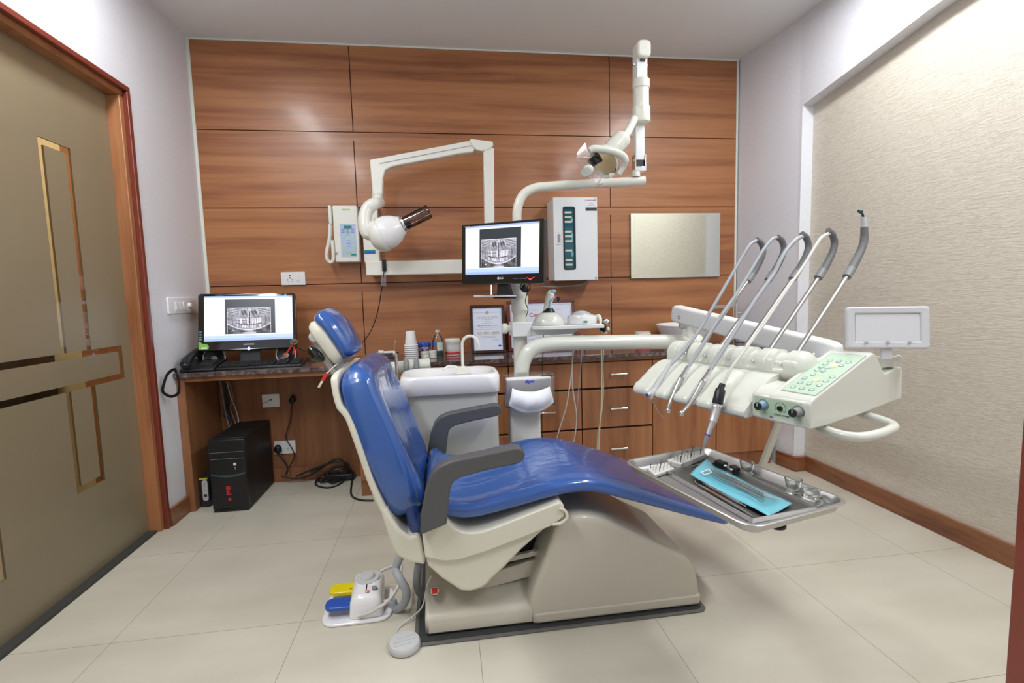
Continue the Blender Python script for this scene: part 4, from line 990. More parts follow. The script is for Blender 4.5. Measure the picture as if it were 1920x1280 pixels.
MB().tube([P(1327, 814), P(1326.3, 816.5)], .0073, 20).build('blue_band', M_inkb, t)
MB().tube([P(1326.3, 816.5), P(1322, 830), P(1319, 840)], [.0068, .0050, .0030], 16).build('nose_cone', M_grey, t)
MB().tube([P(1319, 840), P(1318, 845)], .0012, 8).build('bur', M_steelr, t)

# ------------------------------------------------------------------ bracket tray
TZ = .598
tr = thing('instrument_tray', 'stainless steel tray with rolled rim held over the foot of the chair', 'tray', (.71, 1.15, TZ))
cn = [A(1173.6, 870, z=.62), A(1304.8, 830, z=.62), A(1591, 935, z=.62), A(1430, 1007, z=.62)]
Tc = sum(cn, Vector())/4; tl = ((cn[1]-cn[2])+(cn[0]-cn[3])).normalized(); ts = Vector((tl.y, -tl.x, 0))
TLn, TWn = .455, .305
def TP(a, b, z): return Tc+ts*a+tl*b+Vector((0, 0, z-.62))
def trr(w2, l2, r, z):
    P = []
    for qx, qy, a0 in ((1, 1, 0), (-1, 1, 1), (-1, -1, 2), (1, -1, 3)):
        for i in range(7):
            a = (a0+i/6)*PI/2; P.append(TP(qx*(w2-r)+r*math.cos(a), qy*(l2-r)+r*math.sin(a), z))
    return P
W2, L2 = TWn/2, TLn/2
R = [trr(W2-.022, L2-.022, .022, TZ-.002), trr(W2-.016, L2-.016, .026, TZ), trr(W2-.008, L2-.008, .032, .617), trr(W2-.001, L2-.001, .038, .6185), trr(W2+.001, L2+.001, .04, .6205), trr(W2-.001, L2-.001, .038, .6225), trr(W2-.008, L2-.008, .032, .6225), trr(W2-.013, L2-.013, .028, .616), trr(W2-.020, L2-.020, .022, TZ+.003), trr(W2-.026, L2-.026, .018, TZ+.001)]
MB().rings(R).build('dish', M_steel, tr, sharp=40)
m = MB(); pk = TP(-.04, -.19, TZ-.012); m.lathe(pk, (0, 0, 1), [(.0, .0), (.020, .001), (.020, .007), (.012, .009)], 20); m.build('underside_knob', M_black, tr)
q0, q1 = AK(1460, 794, u=.36), AK(1428, 875, u=.36)
m = MB(); m.obox((q0+q1)/2, ((q1-q0), KU, (q1-q0).cross(KU)), ((q1-q0).length/2+.03, .006, .014)); m.prism([TP(-.02, .05, TZ-.003), TP(.01, .05, TZ-.003), q1+KV*.015+Vector((0, 0, -.02)), q1-KV*.015+Vector((0, 0, -.02))], (0, 0, -.006)); m.build('support_strap', M_base, co, bev=.001)
def onT(px, py, h=0): return A(px, py, z=TZ+.0015+h)
# inner steel plate
E0, E1, E2, E3 = onT(1262, 898), onT(1330, 862), onT(1503, 953), onT(1437, 985)
cI = (E0+E1+E2+E3)/4; l_ = ((E0-E3)+(E1-E2)).normalized(); s_ = Vector((l_.y, -l_.x, 0))
lI = ((E0-E3).length+(E1-E2).length)/2; wI = ((E0-E1).length+(E3-E2).length)/2
mt_ = thing('small_steel_tray', 'small flat steel plate under the blue pouch on the tray', 'tray', cI)
MB().rrect(cI+Vector((0, 0, .003)), (s_, l_, KZ), wI, lI, .004, .0012).build('plate', mat('dark_steel', (.30, .295, .285), .3, metal=1), mt_)
m = MB()
for sx, sy, hw_, hl_ in ((-wI/2, 0, .0015, lI/2), (wI/2, 0, .0015, lI/2), (0, lI/2, wI/2, .0015), (0, -lI/2, wI/2, .0015)):
    m.obox(cI+s_*sx+l_*sy+KZ*.005, (s_, l_, KZ), (hw_, hl_, .005))
m.build('raised_edge', M_alu, mt_)
# sterilisation pouch
B0, B1, B2, B3 = onT(1294, 891, .010), onT(1326, 867, .010), onT(1486, 944, .010), onT(1440, 967, .010)
po = thing('sterile_pouch', 'blue sterilisation pouch holding metal instruments on the tray', 'pouch', (B0+B1+B2+B3)/4)
vs = []; fs = []; nU, nV = 24, 10
for i in range(nU+1):
    for j in range(nV+1):
        a, b = i/nU, j/nV
        p = (B0*(1-a)+B3*a)*(1-b)+(B1*(1-a)+B2*a)*b
        p = p+KZ*(.004*math.sin(PI*b)*max(0, math.sin(PI*a))**.5+.0015*math.sin(a*9+b*5)+.018*max(0, .12-a)/.12*(.3+.7*b)*.8)
        vs.append(p)
for i in range(nU):
    for j in range(nV):
        q_ = i*(nV+1)+j; fs.append((q_, q_+nV+1, q_+nV+2, q_+1))
M_pouch = mat('pouch_blue', (.16, .50, .60), .22, coat=.4)
o = MB().add(vs, fs).build('back_film', M_pouch, po, sharp=180); so = o.modifiers.new('s', 'SOLIDIFY'); so.thickness = .001
vs = []
for i in range(nU+1):
    for j in range(nV+1):
        a, b = .12+.80*i/nU, .2+.6*j/nV
        p = (B0*(1-a)+B3*a)*(1-b)+(B1*(1-a)+B2*a)*b
        vs.append(p+KZ*(.006+.006*math.sin(PI*(b-.2)/.6)*max(0, math.sin(PI*(a-.12)/.8))**.4))
MB().add(vs, fs).build('clear_film', M_acryl, po, sharp=180)
def PB(a, b, h): return (B0*(1-a)+B3*a)*(1-b)+(B1*(1-a)+B2*a)*b+KZ*h
for b_, a0_, a1_ in ((.42, .22, .86), (.55, .16, .84), (.64, .25, .80)):
    m = MB(); m.tube([PB(a0_, b_+.05, .010), PB(a0_+.05, b_, .009), PB((a0_+a1_)/2, b_, .010), PB(a1_-.04, b_, .009), PB(a1_, b_-.06, .009)], [.0012, .002, .0034, .002, .001], 8, 4); m.build('instrument', M_steelr, po)
m = MB(); w4 = [PB(.10, .25, .0085), PB(.16, .22, .0085), PB(.19, .48, .0085), PB(.13, .56, .0085)]
for i in range(4): m.tube([w4[i], w4[(i+1) % 4]], .0014, 6)
m.build('white_mark', M_paper, po)
for (a, b, lb) in (((1305, 905), (1413, 968), 'long slim steel probe lying on the near side of the small plate'), ((1318, 905), (1400, 950), 'shorter steel instrument lying beside the blue pouch')):
    t = thing('steel_probe', lb, 'instrument', (onT(*a)+onT(*b))/2, 'steel instruments on the small plate')
    P0, P1 = onT(a[0], a[1], .0075), onT(b[0], b[1], .0075)
    MB().tube([P0, P0+(P1-P0)*.12, P0+(P1-P0)*.2, P0+(P1-P0)*.8, P0+(P1-P0)*.88, P1], [.0008, .002, .0034, .0034, .002, .0008], 10).build('shaft', M_chrome, t)
    MB().tube([P0, P0+KZ*.004+(P0-P1)*.02], .0008, 6).build('hook', M_chrome, t)
# bur blocks
M_block = glassmat('block_acrylic', (1, 1, 1), .15, .35, (.80, .80, .76))
M_blockw = mat('block_pale', (.62, .61, .57), .35)
def burblock(c0, c1, c2, c3, h, nx, ny, lb):
    t = thing('bur_block', lb, 'bur holder', (onT(*c0)+onT(*c2))/2, 'bur blocks on the tray')
    P = [onT(*q_) for q_ in (c0, c1, c2, c3)]
    MB().prism([p+KZ*.0005 for p in P], KZ*h).build('block', M_blockw, t, bev=.002)
    for i in range(nx):
        for j in range(ny):
            a, b = (i+.6)/(nx+.2), (j+.6)/(ny+.2)
            p = (P[0]*(1-a)+P[1]*a)*(1-b)+(P[3]*(1-a)+P[2]*a)*b+KZ*h
            hh = .012+.006*random.random()
            m_ = MB(); m_.tube([p-KZ*.002, p+KZ*hh*.6], .0009, 6); m_.tube([p+KZ*hh*.6, p+KZ*hh], [.0007, .0012], 6); m_.build('bur', M_steelr if (i+j) % 3 else M_inkd, t)
burblock((1213, 884), (1248, 872), (1265, 884), (1228, 897), .010, 5, 3, 'small pale bur block at the left corner of the steel tray')
burblock((1250, 872), (1308, 848), (1325, 860), (1276, 880), .016, 8, 4, 'larger pale bur block full of upright burs at the back of the tray')
# black clamp with chrome pivots
cc = onT(1365, 875)
t = thing('articulating_clamp', 'black clamp with chrome joints lying between bur block and glasses', 'clamp', cc)
m = MB(); m.obox(onT(1352, 870, .010), (tl, ts, KZ), (.016, .011, .009)); m.build('left_jaw', M_black, t, bev=.003)
m = MB(); m.obox(onT(1378, 880, .010), (tl+ts*.4, ts, KZ), (.016, .011, .009)); m.build('right_jaw', M_black, t, bev=.003)
m = MB(); m.tube([onT(1359, 873, .018), onT(1371, 880, .014)], .002, 8); m.ell(onT(1360, 873, .020), (.005, .005, .004)); m.ell(onT(1371, 880, .016), (.0045, .0045, .004)); m.tube([onT(1371, 880, .014), onT(1371, 890, .004)], .0015, 6); m.build('joint', M_chrome, t)
# glasses
M_gl = mat('pressed_glass', (.86, .88, .86), .04, trans=1.0, ior=1.45)
def dappen(px, py, r, h, flip, lb):
    c_ = onT(px, py)
    t = thing('dappen_glass', lb, 'glass', c_, 'small glasses on the tray')
    k = 10; out = []
    prof_ = [(0, .001), (r*.80, .001), (r*.82, .004), (r*.62, h*.28), (r*.78, h*.45), (r, h), (r*.88, h), (r*.66, h*.5), (r*.3, h*.36), (0, h*.34)] if not flip else [(0, .001), (r*.9, .001), (r, .003), (r*.92, h*.5), (r*.66, h*.62), (r*.80, h*.85), (r*.80, h), (0, h)]
    m_ = MB(); m_.lathe(c_, KZ, prof_, k*2); m_.build('bowl', M_gl, t, sharp=25)
dappen(1401, 890, .0195, .036, False, 'small glass at the back edge of the tray beside the black clamp')
dappen(1487, 924, .020, .036, False, 'middle small glass standing upright near the right of the tray')
dappen(1522, 943, .0225, .033, True, 'upturned small glass at the right corner of the tray')
# ================================================================== WALL EQUIPMENT
xb = thing('xray_control', 'cream x-ray control box with blue keypad and coiled handset', 'x-ray control', (-.55, 3.13, 1.5))
def wp(px, py, y): return A(px, py, y=y)
yf = 3.095
def rect_on(y, px0, py0, px1, py1):
    a, b = A(px0, py0, y=y), A(px1, py1, y=y); return a.x, b.x, b.z, a.z
x0, x1, z0, z1 = rect_on(yf, 622, 385, 675, 491)
MB().prism([(x0, yf, z0), (x1, yf, z0), (x1, yf, z1), (x0, yf, z1)], (0, YB-yf-.001, 0)).build('case', M_xray, xb, bev=.008, seg=3)
kx0, kx1, kz0, kz1 = rect_on(yf, 637, 420, 670, 481)
kp = MB().obox(((kx0+kx1)/2, yf-.0005, (kz0+kz1)/2), ((1, 0, 0), (0, 0, 1), (0, 1, 0)), ((kx1-kx0)/2, (kz1-kz0)/2, .001)).build('keypad', mat('keypad_blue', (.45, .55, .75), .4), xb)
kc, kz = (kx0+kx1)/2, (kz0+kz1)/2
m = MB(); m.box(kc-.024, kc+.022, yf-.003, yf-.001, kz1-.026, kz1-.010); m.box(kx1-.034, kx1-.006, yf-.003, yf-.001, kz0+.008, kz0+.017); m.build('display', M_teald, kp)
mg, mi = MB(), MB()
for k in range(22):
    a = 2*PI*k/22; mg.lathe((kc+.031*math.cos(a), yf-.0016, kz-.020+.055*math.sin(a)), (0, -1, 0), [(.0058, 0), (.0058, .0006), (0, .0006)], 12)
mg.build('green_key', mat('key_green', (.45, .68, .36), .4), kp)
for i in range(3):
    for j in range(2): mi.box(kc-.038+i*.028, kc-.020+i*.028, yf-.002, yf-.001, kz+.060-j*.016, kz+.069-j*.016)
for i in range(3): mi.box(kc-.012, kc+.012, yf-.002, yf-.001, kz-.004-i*.016, kz+.001-i*.016)
mi.build('key_print', mat('key_print', (.25, .30, .55), .5), kp)
MB().box(x0+.055, x0+.105, yf-.002, yf, z1-.028, z1-.020).build('name_stripe', mat('stripe_green', (.5, .62, .35), .5), xb)
# handset and cord
hx0, hx1, hz0, hz1 = rect_on(3.10, 616, 386, 624, 421)
MB().box(hx0, hx1, 3.075, 3.125, hz0, hz1).build('handset', M_xray, xb, bev=.006, seg=3)
m = MB(); m.tube([A(619, 420, y=3.09), A(618, 445, y=3.09), A(613, 470, y=3.09), A(613, 484, y=3.09), A(618, 491, y=3.09), A(624, 489, y=3.09), A(625, 475, y=3.09), A(623, 450, y=3.09)], .0105, 12, 6); m.build('handset_cord', M_xray, xb)
m = MB()
for i in range(9): p = A(612.5+i*.3, 474+i*1.8, y=3.09); m.lathe(p, (.1, 0, 1), [(.0105, -.001), (.0125, 0), (.0105, .001)], 12)
m.build('cord_coil', M_xray, xb)
m = MB(); m.ell(A(630, 474, y=yf-.006), (.007, .006, .007)); m.build('key_switch', M_chrome, xb)
# x-ray wall box
x2 = thing('xray_wall_box', 'narrow cream x-ray wall box with green display behind the tube head', 'x-ray unit', (-.42, 3.13, 1.5))
bx0, bx1, bz0, bz1 = rect_on(3.11, 676, 384, 712, 491)
MB().prism([(bx0+.004, 3.11, bz0), (bx1, 3.11, bz0), (bx1, 3.11, bz1), (bx0+.004, 3.11, bz1)], (0, .063, 0)).build('case', M_xray, x2, bev=.004)
gx0, gx1, gz0, gz1 = rect_on(3.11, 683, 468.5, 704, 475)
MB().box(gx0, gx1, 3.107, 3.11, gz0+.007, gz1).build('display', M_teald, x2)
MB().box(gx0, gx1, 3.107, 3.11, gz0, gz0+.007).build('display_stripe', M_inkb, x2)
text('X', .042, A(681, 392, y=3.108), (1, 0, 0), (0, 0, 1), mat('pale_blue_ink', (.35, .45, .75), .5), x2, bold=.001)
# wall bracket and scissor arm
xa = thing('xray_tube_arm', 'white jointed x-ray arm with tube head and smoked cone on the wood wall', 'x-ray machine', (-.1, 3.05, 1.3))
ex0, ex1, ez0, ez1 = rect_on(3.02, 685, 489, 960, 514)
p_ = A(685, 490, y=3.02)
q0 = MB(); q0.box(p_.x, .42, 3.02, 3.075, 1.248, 1.333); q0.build('wall_bar', M_xray, xa, bev=.006)
MB().box(.20, .40, 3.075, 3.173, 1.235, 1.345).box(-.43, -.33, 3.075, 3.173, 1.25, 1.33).build('bar_mount', M_xray, xa, bev=.004)
ym = 2.93
def strip(pts, w0, w1, y0, th, nm, bev=.008):
    a, b = pts; d = (b-a).normalized(); n_ = d.cross(Vector((0, 1, 0)))
    MB().prism([a+n_*w0, b+n_*w1, b-n_*w1, a-n_*w0], (0, th, 0)).build(nm, M_xray, xa, bev=bev, seg=3)
strip((A(919, 500, y=ym), A(916.5, 276, y=ym)), .028, .032, 0, .055, 'upright_arm')
MB().box(A(910, 495, y=ym).x, A(930, 495, y=ym).x, ym, 3.03, 1.285, 1.36).build('elbow', M_xray, xa, bev=.006)
m = MB(); m.prism([A(880, 262, y=ym-.006), A(884, 260, y=ym-.006), A(924, 265, y=ym-.006), A(925, 273, y=ym-.006), A(918, 279, y=ym-.006), A(905, 283, y=ym-.006), A(894, 281, y=ym-.006), A(886, 274, y=ym-.006)], (0, .066, 0)); m.build('top_knuckle', M_xray, xa, bev=.005, seg=3)
top = [(694, 299), (700, 297), (881, 263), (892, 276), (886, 285), (820, 297), (760, 308), (722, 319), (716, 330), (714, 345)]
m = MB(); m.prism([A(u, v, y=ym+.004) for u, v in [(693, 299), (881, 263), (893, 277), (886, 285), (860, 288), (820, 296), (760, 307), (735, 312), (722, 319), (718, 332), (717, 365), (698.5, 365)]], (0, .05, 0)); m.build('reach_arm', M_xray, xa, bev=.007, seg=3)
m = MB(); a_, b_ = A(712, 306, y=ym+.001), A(886, 272, y=ym+.001); m.tube([a_, b_], .0018, 6); m.build('arm_seam', M_lg, xa)
m = MB(); m.tube([A(707.5, 362, y=ym+.02), A(707.5, 384, y=ym+.02)], .030, 20); m.tube([A(707.5, 364, y=ym+.02), A(707.5, 365.5, y=ym+.02)], .0315, 20); m.build('swivel', M_xray, xa)
# yoke and head
yk = 2.86
m = MB(); m.tube([A(712, 380, y=ym), A(702, 382, y=yk), A(691, 390, y=yk), A(684.5, 405, y=yk-.01), A(684.5, 425, y=yk-.02), A(689, 438, y=yk-.02), A(697, 442, y=yk-.01)], [.030, .034, .036, .036, .036, .033, .026], 20, 6); m.build('yoke', M_xray, xa)
m = MB(); m.lathe(A(690, 434, y=yk-.052), (-.2, -1, -.1), [(.030, -.03), (.030, 0), (.024, .006), (0, .008)], 24); m.build('yoke_cap', M_xray, xa)
hd = A(731, 433, y=2.84); hx = (A(800, 401, y=2.78)-A(752, 425, y=2.80)).normalized(); hy = hx.cross(Vector((0, 0, 1))).normalized()
m = MB(); m.lathe(hd-hx*.125, hx, [(.0, .02), (.045, .022), (.072, .034), (.088, .06), (.093, .09), (.089, .130), (.076, .162), (.060, .186), (.050, .202), (.045, .208)], 32, sx=1.0, sy=.9); m.build('tube_head', M_pure, xa, sharp=30)
m = MB(); m.lathe(hd-hx*.135, hx, [(.050, .020), (.076, .034), (.091, .060), (.096, .088), (.095, .092), (.088, .06)], 32, sx=1.0, sy=.9); m.build('rear_shell', M_xray, xa, sharp=40)
c0 = hd+hx*.08
m = MB(); m.lathe(c0, hx, [(.046, 0), (.048, .003), (.048, .008), (.042, .010), (.042, .016), (.038, .017)], 32); m.build('collar_ring', M_chrome, xa)
m = MB(); m.lathe(c0+hx*.008, hx, [(.0, .003), (.036, .004), (.037, .03), (.036, .032)], 32); m.build('cone_base', M_black, xa)
m = MB(); L_ = (A(804, 399, y=2.78)-c0).length
m.rings([[c0+hx*h+r*(math.cos(2*PI*j/32)*hy+math.sin(2*PI*j/32)*hx.cross(hy)) for j in range(32)] for r, h in ((.037, .014), (.0385, L_))], cap=False); m.build('cone', M_brownclear, xa)
m = MB(); m.rings([[c0+hx*h+r*(math.cos(2*PI*j/32)*hy+math.sin(2*PI*j/32)*hx.cross(hy)) for j in range(32)] for r, h in ((.0375, L_-.004), (.040, L_-.004), (.040, L_), (.0375, L_))], closed=True); m.build('cone_rim', M_brownclear, xa)
# sensor clip with cord
t = thing('sensor_clip', 'black clip on the white wall bar with a thin dark cord hanging down', 'clip', A(720, 500, y=3.0))
m = MB(); m.box(A(716, 490, y=3.012).x, A(724, 490, y=3.012).x, 3.004, 3.018, 1.27, 1.338); m.build('clip', M_black, t, bev=.003)
m = MB(); m.prism([A(715, 512, y=3.0), A(724, 512, y=3.0), A(724, 536, y=3.0), A(714, 536, y=3.0)], (0, .002, 0)); m.build('clear_sleeve', M_acryl, t)
m = MB(); m.tube([A(721, 493, y=3.0), A(720, 510, y=3.0), A(716, 540, y=3.02), A(708, 585, y=3.10), A(699, 612, y=3.12), A(688, 632, y=3.12), A(676, 646, y=3.12), A(668, 655, y=3.10), A(650, 668, y=3.05)], .0028, 8, 6); m.build('cord', M_black, t)
# cabinet with window of pale shelf edges
uv = thing('instrument_cabinet', 'white wall cabinet with tall narrow teal window and small lock', 'wall cabinet', (.835, 3.09, 1.45))
y_ = 2.995; cx0, cx1, cz0, cz1 = rect_on(y_, 1037, 370, 1121, 524)
MB().box(cx0, cx1, y_+.010, YB-.001, cz0+.004, cz1-.002).build('body', M_offw, uv, bev=.002)
wx0, wx1, wz0, wz1 = rect_on(y_, 1055.5, 387.5, 1079.5, 505)
# door leaf as a frame around a rounded window slot
d_ = MB(); d_.box(cx0, wx0, y_, y_+.008, cz0, cz1).box(wx1, cx1, y_, y_+.008, cz0, cz1).box(wx0, wx1, y_, y_+.008, wz1, cz1).box(wx0, wx1, y_, y_+.008, cz0, wz0)
M_cab = mat('cabinet_white', (.74, .77, .80), .3, coat=.2)
dr_ = d_.build('door', M_cab, uv)
wc, wz = (wx0+wx1)/2, (wz0+wz1)/2; ww, wh = wx1-wx0, wz1-wz0
# window gasket ring
P1 = []; P2 = []
for qx, qy, a0 in ((1, 1, 0), (-1, 1, 1), (-1, -1, 2), (1, -1, 3)):
    for i in range(6):
        a = (a0+i/5)*PI/2
        P1.append(Vector((wc+qx*(ww/2+.002-.016)+.016*math.cos(a), y_-.002, wz+qy*(wh/2+.002-.016)+.016*math.sin(a))))
        P2.append(Vector((wc+qx*(ww/2-.007-.012)+.012*math.cos(a), y_-.002, wz+qy*(wh/2-.007-.012)+.012*math.sin(a))))
n_ = len(P1); m = MB(); off = Vector((0, .008, 0))
m.rings([P1, P2, [p+off for p in P2], [p+off for p in P1]], closed=True); m.build('window_gasket', M_black, dr_)
MB().box(wx0, wx1, y_+.004, y_+.005, wz0, wz1).build('window_pane', mat('teal_pane', (.01, .10, .14), .08), dr_)
m = MB(); fr_ = [(385, 0), (428, 0), (471, 0), (562, 0), (605, 0), (649, 0), (736, 0), (824, 0), (866, 0)]
for z_, _ in fr_:
    zz = A(1067, 320+z_*.2031, y=y_).z; m.box(wx0+.010, wx1-.020, y_+.001, y_+.0035, zz-.006, zz+.006)
m.build('shelf_edges', mat('shelf_edge', (.62, .62, .52), .4), dr_)
m = MB()
for z_, w_ in ((455, .020), (600, .03), (640, .02), (770, .03)):
    zz = A(1067, 320+z_*.2031, y=y_).z; m.box(wx1-.026, wx1-.012, y_+.002, y_+.0036, zz-w_/2, zz+w_/2)
m.build('painted_glints', mat('painted_glint', (.10, .42, .48), .3), dr_)  # flat lighter teal bars: glints on the pane put in as colour
lx, lz = A(1047, 448, y=y_).x, A(1047, 447, y=y_).z
m = MB(); m.box(lx-.016, lx+.016, y_-.003, y_, lz-.038, lz+.036); o = m.build('lock_plate', M_alu, dr_, bev=.003)
MB().box(lx-.006, lx+.011, y_-.0045, y_-.003, lz-.026, lz+.026).build('lock_recess', M_inkg, o)
sx0, sx1, sz0, sz1 = rect_on(y_, 1097.5, 371.5, 1119, 395)
st_ = MB().box(sx0, sx1, y_-.001, y_, sz0, sz1).build('sticker', M_paper, dr_)
MB().box(sx0, sx1, y_-.0016, y_-.001, sz0, sz0+.020).build('black_band', M_inkd, st_)
text('CONFIDENT', .0115, ((sx0+sx1)/2-.006, y_-.0018, sz1-.014), (1, 0, 0), (0, 0, 1), M_inkr, st_)
m = MB(); m.box((sx0+sx1)/2-.016, (sx0+sx1)/2+.018, y_-.0016, y_-.001, sz1-.032, sz1-.028); m.box((sx0+sx1)/2-.024, (sx0+sx1)/2+.024, y_-.0016, y_-.001, sz1-.044, sz1-.040); m.build('blurred_print', M_inkg, st_)
m = MB()
for zz in (cz1-.012, cz0+.012): m.tube([(cx1-.012, y_-.004, zz-.006), (cx1-.012, y_-.004, zz+.006)], .004, 8)
m.build('hinge', M_alu, uv)
m = MB(); m.tube([(cx1-.03, 3.10, cz0), (cx1-.06, 3.12, cz0-.022), (cx1-.14, 3.14, cz0-.034), (cx0+.03, 3.15, cz0-.036), (cx0-.05, 3.16, cz0-.030)], .003, 8, 5); m.build('power_lead', M_lg, uv)
# mirror
mx0, mx1, mz0, mz1 = rect_on(3.155, 1183, 400, 1349.5, 518)
mi_ = thing('wall_mirror', 'frameless rectangular mirror hanging on the wood wall', 'mirror', ((mx0+mx1)/2, 3.16, (mz0+mz1)/2))
MB().box(mx0, mx1, 3.157, YB-.001, mz0, mz1).build('bevelled_edge', M_mirrorb, mi_)
MB().box(mx0+.022, mx1-.022, 3.1555, 3.157, mz0+.022, mz1-.022).build('silvered_face', M_mirror, mi_)
# switch plates and sockets
def plate(nm, lb, cx, cz, w_, h_, holes, sw, y=YB, par=None, cat='socket'):
    t = thing(nm, lb, cat, (cx, y, cz), 'electrical plates')
    p = MB().box(cx-w_/2, cx+w_/2, y-.012, y-.0005, cz-h_/2, cz+h_/2).build('plate', M_pure, t, bev=.003)
    m = MB()
    for hx_, hz_, r in holes: m.lathe((cx+hx_, y-.0115, cz+hz_), (0, -1, 0), [(r, 0), (r, .0008), (0, .0009)], 12)
    if holes: m.build('pin_hole', M_inkd, p)
    for sx_ in sw: MB().box(cx+sx_-.007, cx+sx_+.007, y-.016, y-.012, cz-.016, cz+.018).build('rocker', M_pure, p, bev=.001)
    return t
c_ = A(549.5, 522, y=3.163)
plate('power_socket', 'white socket with one switch on the wood wall left of the x-ray control', c_.x, c_.z, .14, .080, [(-.018, .018, .0045), (-.018, .004, .0045), (-.032, -.008, .0035), (-.004, -.008, .0035), (-.030, -.019, .0025), (-.006, -.019, .0025)], [.028])
c_ = A(507.5, 751, y=3.108)
t = plate('cable_outlet', 'square white cable outlet plate high on the knee space back panel', c_.x, c_.z, .100, .082, [(0, .006, .006)], [], y=3.120)
MB().tube([(c_.x, 3.107, c_.z+.005), (c_.x-.012, 3.100, c_.z), (c_.x-.042, 3.105, c_.z-.016)], .0022, 8, 4).build('lead', M_inkg, t)
c_ = A(534, 838.5, y=3.108)
t = plate('power_socket', 'double white socket with black plug low on the knee space back panel', c_.x, c_.z, .125, .082, [(.030, .014, .004), (.018, -.006, .0035), (.042, -.006, .0035), (.018, -.018, .003)], [.006], y=3.120)
m = MB(); m.ell(A(521, 842, y=3.085), (.022, .020, .028)); m.tube([A(521, 846, y=3.08), A(528, 858, y=3.07), A(538, 872, y=3.07), A(538, 886, y=3.06), A(530, 892, z=.006)], .005, 8, 5); m.build('plug', M_black, t)
# left wall switch board
pa, pb_ = A(314, 558, x=-1.39), A(367, 588, x=-1.39)
t = thing('switch_board', 'white switch board with three rockers and dimmer on the left wall', 'switch', (-1.40, (pa.y+pb_.y)/2, (pa.z+pb_.z)/2))
y0, y1, z0_, z1_ = pa.y, pb_.y+.02, 1.060, 1.145
p = MB().box(-1.399, -1.388, y0, y1, z0_, z1_).build('plate', M_pure, t, bev=.003)
MB().box(-1.3885, -1.3865, y0+.055, y1-.02, z0_+.012, z1_-.016).build('inset', M_offw, p)
for i in range(3): MB().box(-1.3868, -1.3825, y0+.062+i*.036, y0+.090+i*.036, z0_+.020, z1_-.024).build('rocker', M_pure, p, bev=.0015)
m = MB(); m.lathe((-1.387, y0+.20, (z0_+z1_)/2), (1, 0, 0), [(.014, 0), (.012, .014), (0, .015)], 16); m.build('dimmer_knob', M_pure, p)
# ================================================================== ON THE WORKTOP
# monitor on the desk
c, X, Y, Z, w_, h_ = basis(Vector((-1.338, 2.908, 1.165)), Vector((-.851, 2.993, 1.156)), Vector((-.829, 2.925, .845)), Vector((-1.316, 2.84, .850)))
mo = thing('monitor', 'wide black glossy monitor with green eco sticker on the granite desk', 'monitor', (-1.09, 2.95, CT))
m = MB(); m.rrect(c-Z*.035, (X, Y, Z), w_, h_, .018, .035, 6); m.build('bezel', M_gloss, mo, bev=.005, seg=3)
sc_ = c+Y*.018+X*.005+Z*.0012; screen(mo, sc_, X, Y, Z, w_*.900, h_*.785, [(.228, .795, .150, .925), (.250, .745, .165, .735)])
text('SAMSUNG', .0115, c-Y*(h_/2-.030)+Z*.0012, X, Y, M_lg, mo, bold=.0003)
m = MB()
for yy, hw_ in ((h_/2-.008, .13), (-h_/2+.006, .10)):
    m.prism([c+X*-hw_+Y*yy+Z*.0008, c+X*0+Y*(yy-(.004 if yy < 0 else -.002))+Z*.0008, c+X*hw_+Y*yy+Z*.0008, c+X*0+Y*(yy+(.001 if yy < 0 else .005))+Z*.0008], Z*.0008)
m.build('chrome_line', mat('line_white', (.8, .8, .8), .2), mo)
m = MB(); m.lathe(c-Y*(h_/2-.006)+Z*.001, Z, [(.010, 0), (.010, .0015), (0, .0018)], 18, sy=.7); m.build('power_light', emat('power_blue', (.35, .38, 1.0), 2.2), mo)
m = MB(); m.lathe(c+Y*(h_/2-.011)+X*(w_/2-.055)+Z*.001, Z, [(.005, 0), (.005, .001), (0, .001)], 14); m.build('blue_dot', emat('dot_cyan', (.05, .35, .7), 1.0), mo)
sp_ = c-X*(w_/2-.005)-Y*(h_/2-.01)+Z*.002
P = [sp_+X*.0+Y*.0, sp_+X*.045+Y*.0, sp_+X*.048+Y*.018, sp_+X*.036+Y*.030, sp_+X*.018+Y*.030, sp_+X*.004+Y*.044, sp_+X*-.001+Y*.040]
st_ = MB().prism(P, Z*.0006).build('green_sticker', mat('eco_green', (.22, .50, .04), .4), mo)
text('eco', .019, sp_+X*.026+Y*.009+Z*.0012, X, Y, M_paper, st_, bold=.0008)
m = MB()
for i in range(4): m.obox(c-X*(w_/2-.012)+Y*(-.055-i*.014)+Z*.001, (X, Y, Z), (.006, .004, .0004))
m.build('feature_sticker', mat('feat_blue', (.10, .25, .35), .5), mo)
m = MB(); m.obox(c-Y*(h_/2+.03)-Z*.05, (X, Y, Z), (.05, .06, .012)); m.build('neck', M_black, mo)
m = MB(); m.lathe((c.x, c.y+.05, CT+.0005), KZ, [(.095, 0), (.095, .006), (.08, .012), (0, .014)], 32, sy=.8, ref=(1, 0, 0)); m.build('foot', M_gloss, mo)
